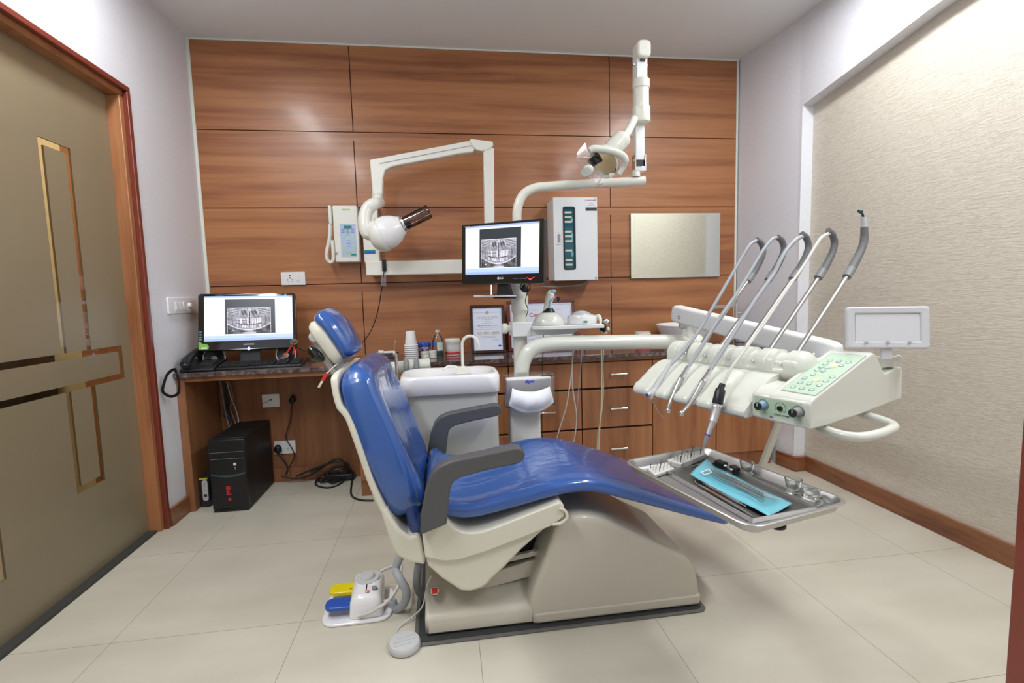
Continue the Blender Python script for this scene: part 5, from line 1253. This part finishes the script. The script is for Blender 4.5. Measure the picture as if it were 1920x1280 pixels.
# keyboard
kO, kX = Vector((-1.215, 2.775, CT+.001)), Vector((.985, .06, 0)).normalized(); kY = Vector((-kX.y, kX.x, 0))
kb = thing('keyboard', 'black computer keyboard lying in front of the desk monitor', 'keyboard', kO+kX*.22+kY*.07)
kl = .43; kw = .115
sl = (kY+KZ*.09).normalized(); kn = kX.cross(sl)
MB().prism([kO, kO+kY*kw, kO+kY*kw+KZ*.026, kO+kY*.004+KZ*.012], kX*kl).build('case', M_black, kb, bev=.003)
mk = mat('key_black', (.025, .027, .032), .45)
for r_ in range(6):
    a0 = .014+r_*.0165; cc_ = 0
    xs = [.012+.0182*i for i in range(15)]+[.300, .3182, .3364]+[.368+.0165*i for i in range(3)]
    for i, xx in enumerate(xs):
        if r_ == 0 and 3 < i < 9:
            if i > 4: continue
            wk = .045
            xx2 = xx+.03
        else: wk = .0075; xx2 = xx+.008
        if r_ == 0 and i in (3,): continue
        m = MB(); p = kO+kX*xx2+kY*a0+KZ*(.0135+.0155*(a0/kw)+.003)
        m.obox(p, (kX, sl, kn), (wk, .0068, .003)); m.build('key', mk, kb)
# telephone
pO = Vector((-1.375, 2.735, CT+.001)); pX = Vector((1, .03, 0)).normalized(); pY = Vector((-.03, 1, 0))
tp = thing('telephone', 'black corded desk telephone at the left end of the granite top', 'telephone', pO+pX*.08+pY*.1)
MB().prism([pO, pO+pY*.19, pO+pY*.19+KZ*.055, pO+pY*.02+KZ*.022, pO+KZ*.014], pX*.165).build('base', M_black, tp, bev=.006, seg=3)
sp2 = ((pO+pY*.19+KZ*.055)-(pO+pY*.02+KZ*.022)).normalized(); nn2 = pX.cross(sp2)
for i in range(4):
    for j in range(3):
        m = MB(); m.obox(pO+pX*(.085+j*.022)+pY*.02+KZ*.022+sp2*(.035+i*.022)+nn2*.0015, (pX, sp2, nn2), (.007, .006, .002)); m.build('key', mat('phone_key', (.045, .04, .042), .5), tp)
hs = pO+pX*.035
m = MB(); m.tube([hs+pY*-.015+KZ*.040, hs+pY*.02+KZ*.060, hs+pY*.09+KZ*.085, hs+pY*.15+KZ*.092, hs+pY*.20+KZ*.078], [.022, .024, .018, .022, .024], 16, 5); m.ell(hs+pY*.0+KZ*.040, (.026, .028, .020)); m.ell(hs+pY*.185+KZ*.072, (.026, .028, .020)); m.build('handset', M_black, tp)
cp = [A(330, 692, y=2.60), A(322, 694, y=2.60), A(313, 703, y=2.60), A(307, 720, y=2.60), A(305, 733, y=2.60), A(312, 740, y=2.60), A(322, 743, y=2.60), A(333, 738, y=2.60), A(336, 725, y=2.60), A(333, 705, y=2.60), A(328, 692, y=2.60)]
cpp = cr_points(cp, 16); coil = []
m = MB(); m.tube(cpp, .0055, 10); m.build('coiled_cord', M_black, tp)
m = MB()
for i in range(2, len(cpp)-2, 2): m.lathe(cpp[i], cpp[i+1]-cpp[i-1], [(.0055, -.0012), (.0078, 0), (.0055, .0012)], 8)
tag(m.build('cord_ridges', M_black, tp), kind='stuff')
# speakers
for px, lb in ((402, 'round black speaker half hidden behind the telephone'), (537, 'round black speaker with silver cone right of the desk monitor stand')):
    p = A(px, 672, y=2.93 if px > 500 else 2.90)
    t = thing('desk_speaker', lb, 'speaker', (p.x, p.y, CT), 'round black desk speakers')
    m = MB(); r_ = .056; m.lathe((p.x, p.y, CT+r_+.001), (.1 if px < 500 else -.1, -1, .15), [(.0, -.05), (r_*.8, -.045), (r_, -.01), (r_, .0), (r_*.86, .004), (r_*.5, -.008), (0, -.010)], 32); m.build('shell', M_black, t)
    dr_ax = Vector((.1 if px < 500 else -.1, -1, .15)).normalized(); e1_ = dr_ax.cross(KZ).normalized(); e2_ = e1_.cross(dr_ax); cc_ = Vector((p.x, p.y, CT+r_+.001))
    m = MB(); m.rings([[cc_+(e1_*math.cos(a)+e2_*math.sin(a))*(r_*.98+.003*math.cos(b))+dr_ax*(.002+.003*math.sin(b)) for b in [2*PI*k/8 for k in range(8)]] for a in [2*PI*k/32 for k in range(32)]], closed=True); m.build('rim', M_lg, t)
    m = MB(); m.lathe((p.x+.002, p.y-.004, CT+r_-.006), (-.1, -1, .15), [(.018, -.002), (.016, .006), (0, .008)], 20); m.build('cone', M_chrome if px > 500 else M_grey, t)
# red ribbon
t = thing('ribbon_charm', 'small green wreath charm with two red ribbons on the monitor corner', 'ornament', A(551, 641, y=2.885))
yr = 2.87
m = MB(); cr_ = A(551, 641, y=yr); m.tube([cr_+Vector((.016*math.cos(a*PI/6), 0, .012*math.sin(a*PI/6)+(.004 if a == 3 else 0))) for a in range(12)], .006, 8, closed=True) if False else m.rings([[cr_+Vector((math.cos(a)*(.016+.006*math.cos(b)), .005*math.sin(b), math.sin(a)*(.012+.006*math.cos(b)))) for b in [2*PI*k/8 for k in range(8)]] for a in [2*PI*k/18 for k in range(18)]], closed=True); m.build('wreath', mat('olive_wreath', (.16, .15, .08), .7), t)
m = MB(); m.ell(cr_+Vector((0, -.004, .002)), (.008, .005, .007)); m.build('bow', M_red, t)
for a, b in (((548, 647), (536, 663)), ((552, 648), (550, 664))):
    p0, p1 = A(*a, y=yr), A(*b, y=yr); d = (p1-p0).normalized(); n_ = d.cross(Vector((0, 1, 0)))
    MB().prism([p0-n_*.003, p0+n_*.003, p1+n_*.0055, p1-n_*.0055], (0, .001, 0)).build('ribbon', M_red, t)
t = thing('mouse_cable', 'thin black cable curling on the granite behind the headrest', 'cable', A(580, 672, z=CT))
MB().tube([A(553, 650, y=2.95), A(572, 658, y=2.95), A(585, 664, z=CT+.004), A(578, 672, z=CT+.004), A(566, 674, z=CT+.004), A(590, 677, z=CT+.004), A(604, 675, z=CT+.004)], .0025, 8, 6).build('lead', M_black, t)
# steel kidney tray with cotton
tk = thing('cotton_tray', 'shallow steel dish with white cotton rolls behind the backrest', 'tray', A(724, 666, y=2.98))
ck = A(724, 668, y=3.0); ck.z = CT+.001
R = [[ck+Vector((a_*math.cos(2*PI*j/32), b_*math.sin(2*PI*j/32), z_)) for j in range(32)] for a_, b_, z_ in ((.060, .03, 0), (.066, .035, .002), (.074, .042, .030), (.079, .046, .033), (.079, .046, .035), (.073, .041, .034), (.064, .034, .006), (.03, .02, .004))]
MB().rings(R).build('dish', M_steel, tk, sharp=50)
for i, (dx, l) in enumerate(((-.028, .03), (.012, .05), (.035, .03))):
    MB().tube([ck+Vector((dx-l/2, -.008+.01*i, .030+.006*(i == 0))), ck+Vector((dx+l/2, 0, .030+.006*(i == 0)))], .012, 12).build('cotton_roll', M_paper, tk, bev=.003)
# paper cups stacked
M_cup = mat('cup_white', (.84, .84, .87), .55)
cb = A(772, 671, y=2.86); cb.z = CT+.001
m = MB(); m.rings([[Vector((r*math.cos(2*PI*j/32), r*math.sin(2*PI*j/32), z)) for j in range(32)] for r, z in ((.0355, .001), (.0385, .0), (.0405, .0025), (.0385, .005), (.0345, .0055), (.0255, .082), (.0245, .084), (.022, .083), (.0235, .081), (.0335, .003))], cap=False)
m.add([Vector((.0236*math.cos(2*PI*j/32), .0236*math.sin(2*PI*j/32), .081)) for j in range(32)], [tuple(range(32))])
c0_ = m.build('paper_cup', M_cup)
c0_.location = (cb.x, cb.y, CT+.001); tag(c0_, 'lowest white paper cup of the upturned stack, rim on the granite', 'cup', 'stacked white paper cups')
for i in range(1, 8):
    o = c0_.copy(); col.objects.link(o); o.location = (cb.x, cb.y, CT+.001+.0118*i)
    o['label'] = 'topmost white paper cup of the upturned stack on the granite' if i == 7 else ['', 'second', 'third', 'fourth', 'fifth', 'sixth', 'seventh'][i]+' rim from the bottom in the stack of white paper cups'
# bottles and jars
def jar(nm, lb, cat, px, py, y, prof_, m_, extra=()):
    p = A(px, py, y=y); p.z = CT+.0008
    t = thing(nm, lb, cat, p)
    b = MB().lathe(p, KZ, prof_, 28).build('body', m_, t, sharp=40)
    for n2, pr_, mm in extra: MB().lathe(p, KZ, pr_, 28).build(n2, mm, t, sharp=40)
    return t, p
t, p = jar('lidded_jar', 'dark patterned jar with bright blue lid beside the cups', 'jar', 796, 664, 2.98, [(0, 0), (.036, .001), (.039, .01), (.039, .062), (.036, .066)], mat('jar_pattern', (.10, .10, .22), .2, coat=.4), [('lid', [(.041, .066), (.042, .070), (.042, .080), (.038, .086), (0, .087)], mat('lid_blue', (.01, .09, .55), .35))])
_m = MATS['jar_pattern']; noise_col(_m, (1, 1, 1), [(.40, (.02, .03, .12)), (.5, (.30, .10, .14)), (.58, (.5, .5, .65)), (.65, (.05, .06, .25))], nscale=70, detail=2)
jar('small_white_pot', 'small white pot with rounded lid in front of the blue lidded jar', 'pot', 797, 669, 2.90, [(0, 0), (.020, .001), (.025, .006), (.025, .022), (.0235, .024), (.0235, .026), (.026, .028), (.026, .038), (.022, .042), (0, .043)], M_white)
jar('small_white_pot', 'small straight white pot standing right of the rounded white pot', 'pot', 812, 669, 2.91, [(0, 0), (.0215, .001), (.0215, .026), (.0225, .027), (.0225, .042), (.020, .044), (0, .045)], M_white)
t, p = jar('mouthwash_bottle', 'clear plastic bottle half full of teal liquid with pale label', 'bottle', 822, 666, 2.95, [(.001, .0), (.030, .001), (.033, .008), (.033, .088), (.030, .105), (.020, .125), (.0105, .138), (.0105, .150)], M_glass, [('liquid', [(0, .003), (.029, .004), (.0315, .010), (.0315, .058), (0, .059)], mat('teal_mouthwash', (.0, .22, .22), .08, coat=.3)), ('cap', [(.012, .148), (.0125, .150), (.0125, .160), (0, .161)], M_white)])
vs = [p+Vector((.0338*math.sin(a), -.0338*math.cos(a), z)) for z in (.040, .090) for a in [-.15+1.15*k/8 for k in range(9)]]
MB().add(vs, [(k, k+1, k+10, k+9) for k in range(8)]).build('label', mat('label_green', (.62, .72, .62), .6), t)
vs = [p+Vector((.0338*math.sin(a), -.0338*math.cos(a), z)) for z in (.066, .090) for a in [-1.0+.85*k/8 for k in range(9)]]
MB().add(vs, [(k, k+1, k+10, k+9) for k in range(8)]).build('blue_label', mat('label_blue', (.05, .16, .42), .6), t)
vs = [p+Vector((.0338*math.sin(a), -.0338*math.cos(a), z)) for z in (.040, .060) for a in [-1.0+.85*k/8 for k in range(9)]]
MB().add(vs, [(k, k+1, k+10, k+9) for k in range(8)]).build('red_label', mat('label_brown', (.34, .09, .06), .6), t)
jar('white_tub', 'white screw top tub with a red band behind the water spout', 'tub', 849, 663, 2.99, [(0, 0), (.043, .001), (.045, .004), (.045, .080), (.046, .082), (.047, .086), (.047, .100), (.044, .104), (0, .105)], M_white, [('red_band', [(.0453, .010), (.0456, .010), (.0456, .024), (.0453, .024)], mat('band_red', (.72, .04, .06), .4)), ('print_band', [(.0452, .034), (.0455, .034), (.0455, .066), (.0452, .066)], mat('band_grey', (.68, .68, .69), .5))])
t, p = jar('red_white_tub', 'white topped red tub partly hidden behind the tube arm', 'tub', 1205, 650, 2.98, [(0, 0), (.040, .001), (.044, .004), (.046, .083)], mat('tub_red', (.60, .06, .12), .4), [('lid', [(.048, .080), (.0525, .083), (.0525, .088), (.047, .090), (.050, .098), (.046, .100), (0, .099)], M_white)])
jar('orange_jar', 'small glass jar with orange contents behind the side shelf', 'jar', 1092, 655, 3.02, [(0, 0), (.018, .001), (.018, .09), (.012, .10)], M_acryl, [('contents', [(0, .003), (.010, .004), (.010, .085), (0, .086)], mat('orange', (.75, .14, .04), .4))])
# certificates
M_cert = mat('certificate_paper', (.74, .79, .92), .45)
def cert(lb, p00, p10, p11, p01, y, fm, fw, group='framed certificates'):
    q = [A(*p_, y=y) for p_ in (p00, p10, p11, p01)]
    zb = CT+.001; dz_ = zb-min(q[2].z, q[3].z)
    c_, X_, Y_, Z_, w_, h_ = basis(*q)
    X_ = Vector((1, 0, 0)); Y_ = Vector((0, .14, 1)).normalized(); Z_ = X_.cross(Y_)
    c_ = Vector((c_.x, y, zb+h_/2*Y_.z))
    t = thing('framed_certificate', lb, 'certificate', (c_.x, y, zb), group)
    fr = MB()
    for a, b, cw, chh in ((0, h_/2-fw/2, w_/2, fw/2), (0, -h_/2+fw/2, w_/2, fw/2), (-w_/2+fw/2, 0, fw/2, h_/2-fw), (w_/2-fw/2, 0, fw/2, h_/2-fw)): fr.obox(c_+X_*a+Y_*b, (X_, Y_, Z_), (cw, chh, .009))
    fr.build('frame', fm, t, bev=.002)
    pp = MB().obox(c_-Z_*.002, (X_, Y_, Z_), (w_/2-fw, h_/2-fw, .002)).build('sheet', M_cert, t)
    return t, c_, X_, Y_, Z_, w_, h_, pp
M_frd = mat('dark_frame', (.035, .012, .012), .35, coat=.3)
M_frr = mat('red_brown_frame', (.13, .018, .012), .35, coat=.3)
t, c_, X_, Y_, Z_, w_, h_, pp = cert('dark framed certificate reading ISO 9001:2008, left of the post', (879, 570), (944, 566), (949, 656), (885, 659), 3.06, M_frd, .017)
gold = mat('gold_ink', (.50, .42, .25), .5)
text('C E R T I F I C A T E', .0165, c_+Y_*(h_*.235)+Z_*.0008, X_, Y_, M_inkg, pp, font_w=.95)
text('ISO 9001:2008', .025, c_-Y_*(h_*.09)+Z_*.0008, X_, Y_, gold, pp, font_w=.95, bold=.0004)
m = MB(); xq = -.066
for wd in (.020, .016, .011, .022, .018, .020):
    m.obox(c_+X_*(xq+wd/2)+Y_*(h_*.07)+Z_*.0008, (X_, Y_, Z_), (wd/2, .0020, .0003)); xq += wd+.005
m.build('blurred_line', M_inkg, pp)
m = MB()
for yy, hw_ in ((.20, .035), (.16, .02), (.125, .035), (.03, .055), (-.01, .075), (-.155, .055), (-.18, .045), (.345, .09)): m.obox(c_+Y_*(h_*yy)+Z_*.0006, (X_, Y_, Z_), (hw_, .0006, .0003))
m.build('fine_lines', M_inkg, pp)
m = MB(); m.lathe(c_+Y_*(h_*.34)+Z_*.0004, Z_, [(.011, 0), (.011, .0004), (0, .0005)], 16); m.build('gold_seal', gold, pp)
m = MB(); m.lathe(c_-Y_*(h_*.36)+X_*(w_*.33)+Z_*.0004, Z_, [(.010, 0), (.010, .0004), (0, .0005)], 16, sy=.6, ref=X_); m.build('blue_seal', M_inkb, pp)
m = MB(); m.tube([c_+Y_*(-h_*.24)+X_*.03+Z_*.001, c_+Y_*(-h_*.215)+X_*.045+Z_*.001, c_+Y_*(-h_*.24)+X_*.05+Z_*.001, c_+Y_*(-h_*.22)+X_*.07+Z_*.001], .0006, 6, 4); m.build('signature', M_inkb, pp)
t, c_, X_, Y_, Z_, w_, h_, pp = cert('red brown framed certificate with red Certificate heading behind the post', (948, 560), (1077, 556), (1081, 649), (955, 655), 3.09, M_frr, .020)
text('Certificate', .038, c_+Y_*(h_*.20)+X_*.0+Z_*.0008, X_, Y_, M_inkr, pp, bold=.0002)
text('R', .030, c_-Y_*(h_*.185)+X_*(w_*.135)+Z_*.0008, X_, Y_, M_inkr, pp, bold=.0015)
m = MB()
for sx_ in (-1, 1): m.obox(c_+X_*sx_*(w_/2-.030)+Z_*.0005, (X_, Y_, Z_), (.0006, h_/2-.034, .0003))
for sy_ in (-1, 1): m.obox(c_+Y_*sy_*(h_/2-.032)+Z_*.0005, (X_, Y_, Z_), (w_/2-.032, .0006, .0003))
for yy, x_, hw_ in ((.14, 0, .05), (-.17, .19, .025), (-.20, .19, .03), (-.24, .12, .1), (.30, -.1, .02), (.30, .25, .02), (-.12, -.2, .06), (-.2, -.2, .04), (-.28, -.2, .05)): m.obox(c_+Y_*(h_*yy)+X_*(w_*x_)+Z_*.0005, (X_, Y_, Z_), (hw_, .0008, .0003))
m.build('fine_lines', M_inkg, pp)
# wash basin and tap
bz = CT+.001; bcx, bcy = 1.545, 2.965
wb_ = thing('wash_basin', 'white flared counter basin on the granite behind the spring arm', 'basin', (bcx, bcy, CT))
MB().lathe((bcx, bcy, CT+.0005), KZ, [(0, 0), (.10, .0), (.13, .012), (.185, .130), (.190, .138), (.186, .142), (.178, .138), (.12, .03), (.05, .012), (0, .010)], 48).build('bowl', M_pure, wb_, sharp=40)
tx = A(1381, 600, y=3.06).x
tf = thing('basin_tap', 'grey metal tap with long flat spout behind the basin', 'tap', (tx, 3.06, CT))
p1, p2 = A(1338, 576, y=3.03), A(1381, 573, y=3.06)
m = MB(); m.tube([(p2.x, 3.06, CT+.001), (p2.x, 3.06, p2.z+.02)], .014, 16); m.build('post', M_alu, tf)
MB().prism([p1+KZ*.010, p1-KZ*.010, p2-KZ*.010, p2+KZ*.010], (0, .022, 0)).build('spout', M_alu, tf, bev=.002)
m = MB(); m.tube([p2+Vector((.0, -.01, -.05)), p2+Vector((.055, -.02, -.05))], .005, 10); m.build('lever', M_alu, tf)
for px, lb, c2 in ((1425, 'white topped soap bottle standing on the granite right of the tap', (.45, .60, .62)), (1448, 'pale bottle in the corner of the granite top beside the white wall', (.62, .66, .68))):
    p = A(px, 620, y=3.02)
    if p.x > 1.96: p.x = 1.955
    t = thing('soap_bottle', lb, 'bottle', (p.x, 3.02, CT), 'soap bottles by the basin')
    zt_ = A(px, 597, y=3.02).z-CT
    MB().lathe((p.x, 3.02, CT+.001), KZ, [(0, 0), (.028, .001), (.030, .01), (.030, zt_-.05), (.012, zt_-.03), (.012, zt_-.02)], 20).build('body', mat('soap_%d' % px, c2, .3), t, sharp=40)
    MB().lathe((p.x, 3.02, CT+.001), KZ, [(.013, zt_-.025), (.014, zt_-.008), (0, zt_-.006)], 16).build('pump', M_white, t)

# ------------------------------------------------------------------ on the side shelf
SZ = .957
clx = A(1030, 600, y=2.35).x
cl = thing('curing_light', 'white and blue curing light standing in a domed cream base', 'curing light', (clx, 2.36, SZ))
MB().lathe((clx, 2.36, SZ), KZ, [(0, 0), (.078, .0), (.080, .004), (.074, .022), (.060, .044), (.045, .056), (.032, .061), (0, .062)], 36).build('dome_base', M_cream, cl, sharp=50)
MB().lathe((clx, 2.36, SZ+.058), KZ, [(.033, 0), (.032, .006), (.026, .012), (.022, .022), (.020, .024), (0, .024)], 24).build('black_collar', M_black, cl)
q = lambda a, b: A(a, b, y=2.36)
m = MB(); m.tube([q(1025, 585), q(1027, 572), q(1030, 560), q(1033, 551), q(1037, 548)], [.017, .018, .021, .021, .014], 18, 4); o = m.build('gun_body', M_white, cl)
m = MB(); m.ell(q(1035, 551)+Vector((0, 0, .010)), (.021, .020, .012), ((.9, 0, .3), (0, 1, 0), (-.3, 0, .9))); m.build('blue_cap', mat('pale_blue', (.22, .48, .60), .35), o)
m = MB(); m.tube([q(1034, 560), q(1041, 557), q(1043, 557)], [.010, .012, .012], 14); m.build('red_tip', mat('tip_red', (.5, .10, .06), .4), o)
m = MB(); m.tube([q(1042, 555), q(1047, 559), q(1046, 566)], [.006, .007, .004], 10, 3); m.build('light_guide', M_black, o)
m = MB(); yb2 = 2.34; m.tube([A(1030, 578, y=yb2), A(1031, 566, y=yb2), A(1034, 562, y=yb2-.004), A(1040, 557, y=yb2)], .004, 8, 3); m.build('blue_trigger', mat('pale_blue', (.22, .48, .60), .35), o)
sc = thing('ultrasonic_scaler', 'white oval scaler unit with grey dome lid on the side shelf', 'scaler', (A(1093, 600, y=2.36).x, 2.36, SZ))
sx_ = A(1091, 600, y=2.36).x
MB().lathe((sx_, 2.36, SZ), KZ, [(0, 0), (.070, .0), (.073, .004), (.073, .030), (.069, .040), (.050, .046), (0, .048)], 40, sx=1, sy=.95, ref=(1, 0, 0)).build('body', M_pure, sc, sharp=50)
MB().ell((sx_-.004, 2.36, SZ+.040), (.052, .050, .024)).build('dome_lid', mat('lid_grey', (.48, .53, .55), .25, coat=.3), sc)
MB().box(sx_-.018, sx_+.0, 2.285, 2.288, SZ+.006, SZ+.014).build('green_label', M_teald, sc) if False else MB().box(sx_-.012, sx_+.006, 2.286, 2.2905, SZ+.008, SZ+.016).build('green_label', M_teald, sc)
m = MB(); m.tube([A(1117, 602, y=2.36), A(1119, 594, y=2.36), A(1123, 593, y=2.35), A(1126, 600, y=2.34), A(1126, 612, y=2.33)], [.008, .010, .010, .008, .004], 12, 4); m.build('handpiece', M_white, sc)
for k, pts in enumerate(([(1075, 622), (1075, 640), (1073, 680), (1070, 710), (1062, 760), (1050, 800), (1042, 828)], [(1077, 622), (1076, 650), (1073, 690), (1074, 730), (1080, 770), (1080, 800), (1074, 840)],
                         [(1126, 605), (1127, 640), (1128, 700), (1128, 750), (1125, 790), (1122, 850)], [(1133, 600), (1134, 620), (1130, 680), (1131, 730), (1128, 770), (1121, 820), (1120, 850)])):
    t = thing('scaler_hose', ['thin pale hose hanging from the shelf and swinging left to the chair', 'thin pale hose hanging from the shelf beside the left swinging one', 'thin cream hose under the scaler, the left one of the right pair', 'thin cream hose looping from the scaler handpiece, right one of the pair'][k], 'hose', A(*pts[0], y=2.45), 'pale hoses hanging behind the tube arm')
    MB().tube([A(*p_, y=2.44+.004*k if i else 2.42) for i, p_ in enumerate(pts)], .0034, 8, 6).build('tube', M_hosew if k < 2 else mat('cream_hose', (.62, .62, .44), .4), t)
t = thing('scaler_hose', 'thin grey hose hanging between the two pairs of pale hoses', 'hose', A(1088, 640, y=2.47), 'pale hoses hanging behind the tube arm')
MB().tube([A(*p_, y=2.47) for p_ in [(1084, 622), (1090, 640), (1090, 670), (1087, 710), (1082, 760), (1080, 790)]], .003, 8, 6).build('tube', M_hose, t)
t = thing('black_lead', 'thin black lead hanging down behind the tissue holder', 'cable', A(1017, 640, y=2.48))
MB().tube([A(*p_, y=2.48) for p_ in [(1019, 620), (1019, 650), (1017, 680), (1018, 720), (1016, 770), (1017, 830)]], .0022, 8, 5).build('lead', M_black, t)
# panda clip toy
pn = thing('toy_panda', 'tiny black and white toy panda clipped behind the shelf end', 'toy', A(1137, 612, y=2.40))
pc = A(1135, 614, y=2.40); s_ = .0022
def pe(px, py, dy, r, m_, nm, ax=((1, 0, 0), (0, 1, 0), (0, 0, 1))):
    MB().ell(A(px, py, y=2.40+dy), r, ax, 14, 8).build(nm, m_, pn)
M_pw, M_pb = mat('plush_white', (.75, .75, .73), .9), mat('plush_black', (.01, .01, .012), .9)
pe(1130, 613, 0, (.018, .016, .022), M_pb, 'body'); pe(1137, 603, -.006, (.017, .014, .014), M_pw, 'head')
for a, b in ((1132, 599.5), (1142, 600)): pe(a, b, -.002, (.005, .004, .005), M_pb, 'ear')
for a, b in ((1137, 603), (1143, 603.5)): pe(a, b, -.018, (.0035, .002, .004), M_pb, 'eye_patch')
pe(1141, 606, -.019, (.0025, .002, .002), M_pb, 'nose'); pe(1140, 617, -.01, (.009, .009, .012), M_pw, 'belly'); pe(1133, 619, -.012, (.007, .008, .010), M_pb, 'leg'); pe(1137, 624, -.01, (.006, .006, .006), M_pw, 'foot')

# ================================================================== UNDER THE DESK
tw = thing('computer_tower', 'black computer tower with red logo lettering under the desk', 'computer', (-1.14, 2.95, 0))
f0, f1 = A(402, 961, z=.0), A(466, 957, z=.0)
tw0 = f0.x; tw1 = f1.x; tzh = .395; yfr = 2.70
MB().box(tw0, tw1, yfr+.03, 3.10, .004, tzh).build('case', mat('case_black', (.010, .010, .011), .5), tw, bev=.003)
MB().box(tw0-.003, tw1+.003, yfr, yfr+.029, .018, tzh-.002).build('front_bezel', M_gloss if False else M_black, tw, bev=.006, seg=3)
MB().box(tw0, tw1, yfr+.004, yfr+.03, .002, .017).build('foot_bar', M_black, tw, bev=.002)
xm = (tw0+tw1)/2
m = MB(); n_ = 14
P = [(tw0+.002+(tw1-tw0-.004)*i/n_, .190+.016*((i/n_*2-1)**2)) for i in range(n_+1)]
m.prism([(x, yfr-.001, z) for x, z in P]+[(x, yfr-.001, z+.012-.004*abs(i/n_*2-1)) for i, (x, z) in reversed(list(enumerate(P)))], (0, .004, 0)); m.build('curved_band', mat('band_teal', (.04, .075, .085), .25, coat=.4), tw)
MB().box(tw0+.004, tw1-.004, yfr-.0012, yfr+.003, .325, .3265).box(tw0+.004, tw1-.004, yfr-.0012, yfr+.003, .290, .2915).build('bay_seam', M_grey, tw)
MB().box(xm+.030, xm+.044, yfr-.0015, yfr+.002, .252, .266).build('brand_sticker', M_offw, tw)
m = MB(); m.ell((xm+.037, yfr-.001, .240), (.002, .001, .002)); m.ell((xm+.037, yfr-.001, .232), (.002, .001, .002)); m.build('led', M_offw, tw)
text('iBall', .030, (xm-.005, yfr-.002, .118), (0, 0, -1), (1, 0, 0), M_red, tw, bold=.0012)
m = MB(); m.lathe((xm-.002, yfr, .070), (0, -1, 0), [(.008, 0), (.008, .001), (.005, .0012)], 18); m.build('power_button', M_red, tw)
# modem
md = thing('modem', 'small dark modem standing between tower and desk side panel', 'modem', (-1.32, 2.85, 0))
a0_, a1_ = A(374, 952, z=0.0), A(399, 950, z=0)
MB().box(a0_.x+.005, a1_.x-.012, 2.79, 2.98, .002, .165).build('case', mat('modem_dark', (.018, .022, .024), .45), md, bev=.01, seg=3)
xm2 = (a0_.x+a1_.x)/2+.004
fp_ = MB().rrect((xm2, 2.789, .096), ((1, 0, 0), (0, 0, 1), (0, -1, 0)), .028, .115, .012, .003).build('silver_panel', M_lg, md)
MB().box(a0_.x+.012, a1_.x-.016, 2.786, 2.80, .157, .164).build('yellow_top', mat('modem_yellow', (.65, .50, .05), .4), md)
m = MB(); m.box(xm2-.008, xm2+.008, 2.784, 2.787, .062, .076)
for zz in (.138, .125, .112, .10): m.ell((xm2, 2.7855, zz), (.0022, .001, .0022))
m.build('socket_and_leds', M_inkd, fp_)
# wall plug with lead, cable loops
t = thing('plug_lead', 'black plug on the back panel with a lead dropping to the socket', 'cable', A(548, 748, y=3.10))
m = MB(); m.ell(A(549, 748, y=3.102), (.017, .016, .024)); m.ell(A(545, 752, y=3.10), (.012, .014, .014)); m.tube([A(547, 755, y=3.098), A(545, 785, y=3.098), A(537, 812, y=3.098), A(537, 824, y=3.098), A(548, 842, y=3.09), A(552, 856, y=3.09), A(543, 875, y=3.09)], .0032, 8, 6); m.build('lead', M_inkg if False else M_black, t)
t = thing('hanging_cables', 'bunch of grey and black cables dropping behind the computer tower', 'cable', A(420, 740, y=3.08))
for dx, r_, mm in ((0, .004, M_black), (4, .005, M_black), (9, .0035, M_lg), (13, .003, M_grey), (-4, .0035, M_grey)):
    MB().tube([A(416+dx, 714, y=3.07), A(421+dx*1.3, 735+dx, y=3.08), A(424+dx*.6+(12 if mm is M_lg else 0), 765, y=3.09), A(430+dx*.8+(10 if mm is M_lg else 0), 790, y=3.08), A(436+dx*.5, 812, y=3.06)], r_, 8, 6).build('cable', mm, t)
MB().tube([A(418, 778, y=3.09), A(440, 793, y=3.08), A(458, 803, y=3.06)], .004, 8, 4).build('cable', M_black, t)
t = thing('floor_cables', 'tangle of black power cables on the floor beside the drawer unit', 'cable', A(630, 895, z=0))
def fl(px, py, h=.006):
    if h <= .012: 
        p = A(px, py, z=h)
        if p.y < 3.09: return p
    p = A(px, py, y=3.06); p.z = max(p.z, .007); return p
loops = [[fl(528, 893), fl(550, 897), fl(575, 893), fl(600, 880, .01), fl(625, 862, .05), fl(640, 862, .07), fl(650, 880, .03), fl(640, 905), fl(615, 914), fl(592, 908), fl(600, 893, .012), (fl(630, 880, .03)), fl(660, 890, .02)],
         [fl(583, 885), fl(610, 872, .03), fl(635, 860, .08), fl(652, 875, .05), fl(660, 895, .01), fl(658, 925), fl(672, 936), fl(700, 938)],
         [fl(612, 900), fl(622, 880, .03), fl(645, 872, .06), fl(648, 892, .02), fl(625, 905, .012), fl(610, 896, .012), fl(615, 884, .02), fl(640, 884, .03), fl(664, 900, .015)],
         [fl(555, 893, .01), fl(590, 878, .012), fl(620, 868, .03), fl(648, 866, .05), fl(655, 886, .03), fl(640, 898, .015), fl(600, 904, .012)]]
for L_ in loops: MB().tube(L_, .0052, 8, 7).build('cable', M_black, t)
m = MB(); a_ = fl(620, 893, .016); m.box(a_.x-.02, a_.x+.14, 3.03, 3.085, .004, .045); m.build('adapter', M_black, t, bev=.008)
m = MB(); m.ell(fl(602, 900, .015), (.022, .018, .014)); m.build('plug', M_black, t)
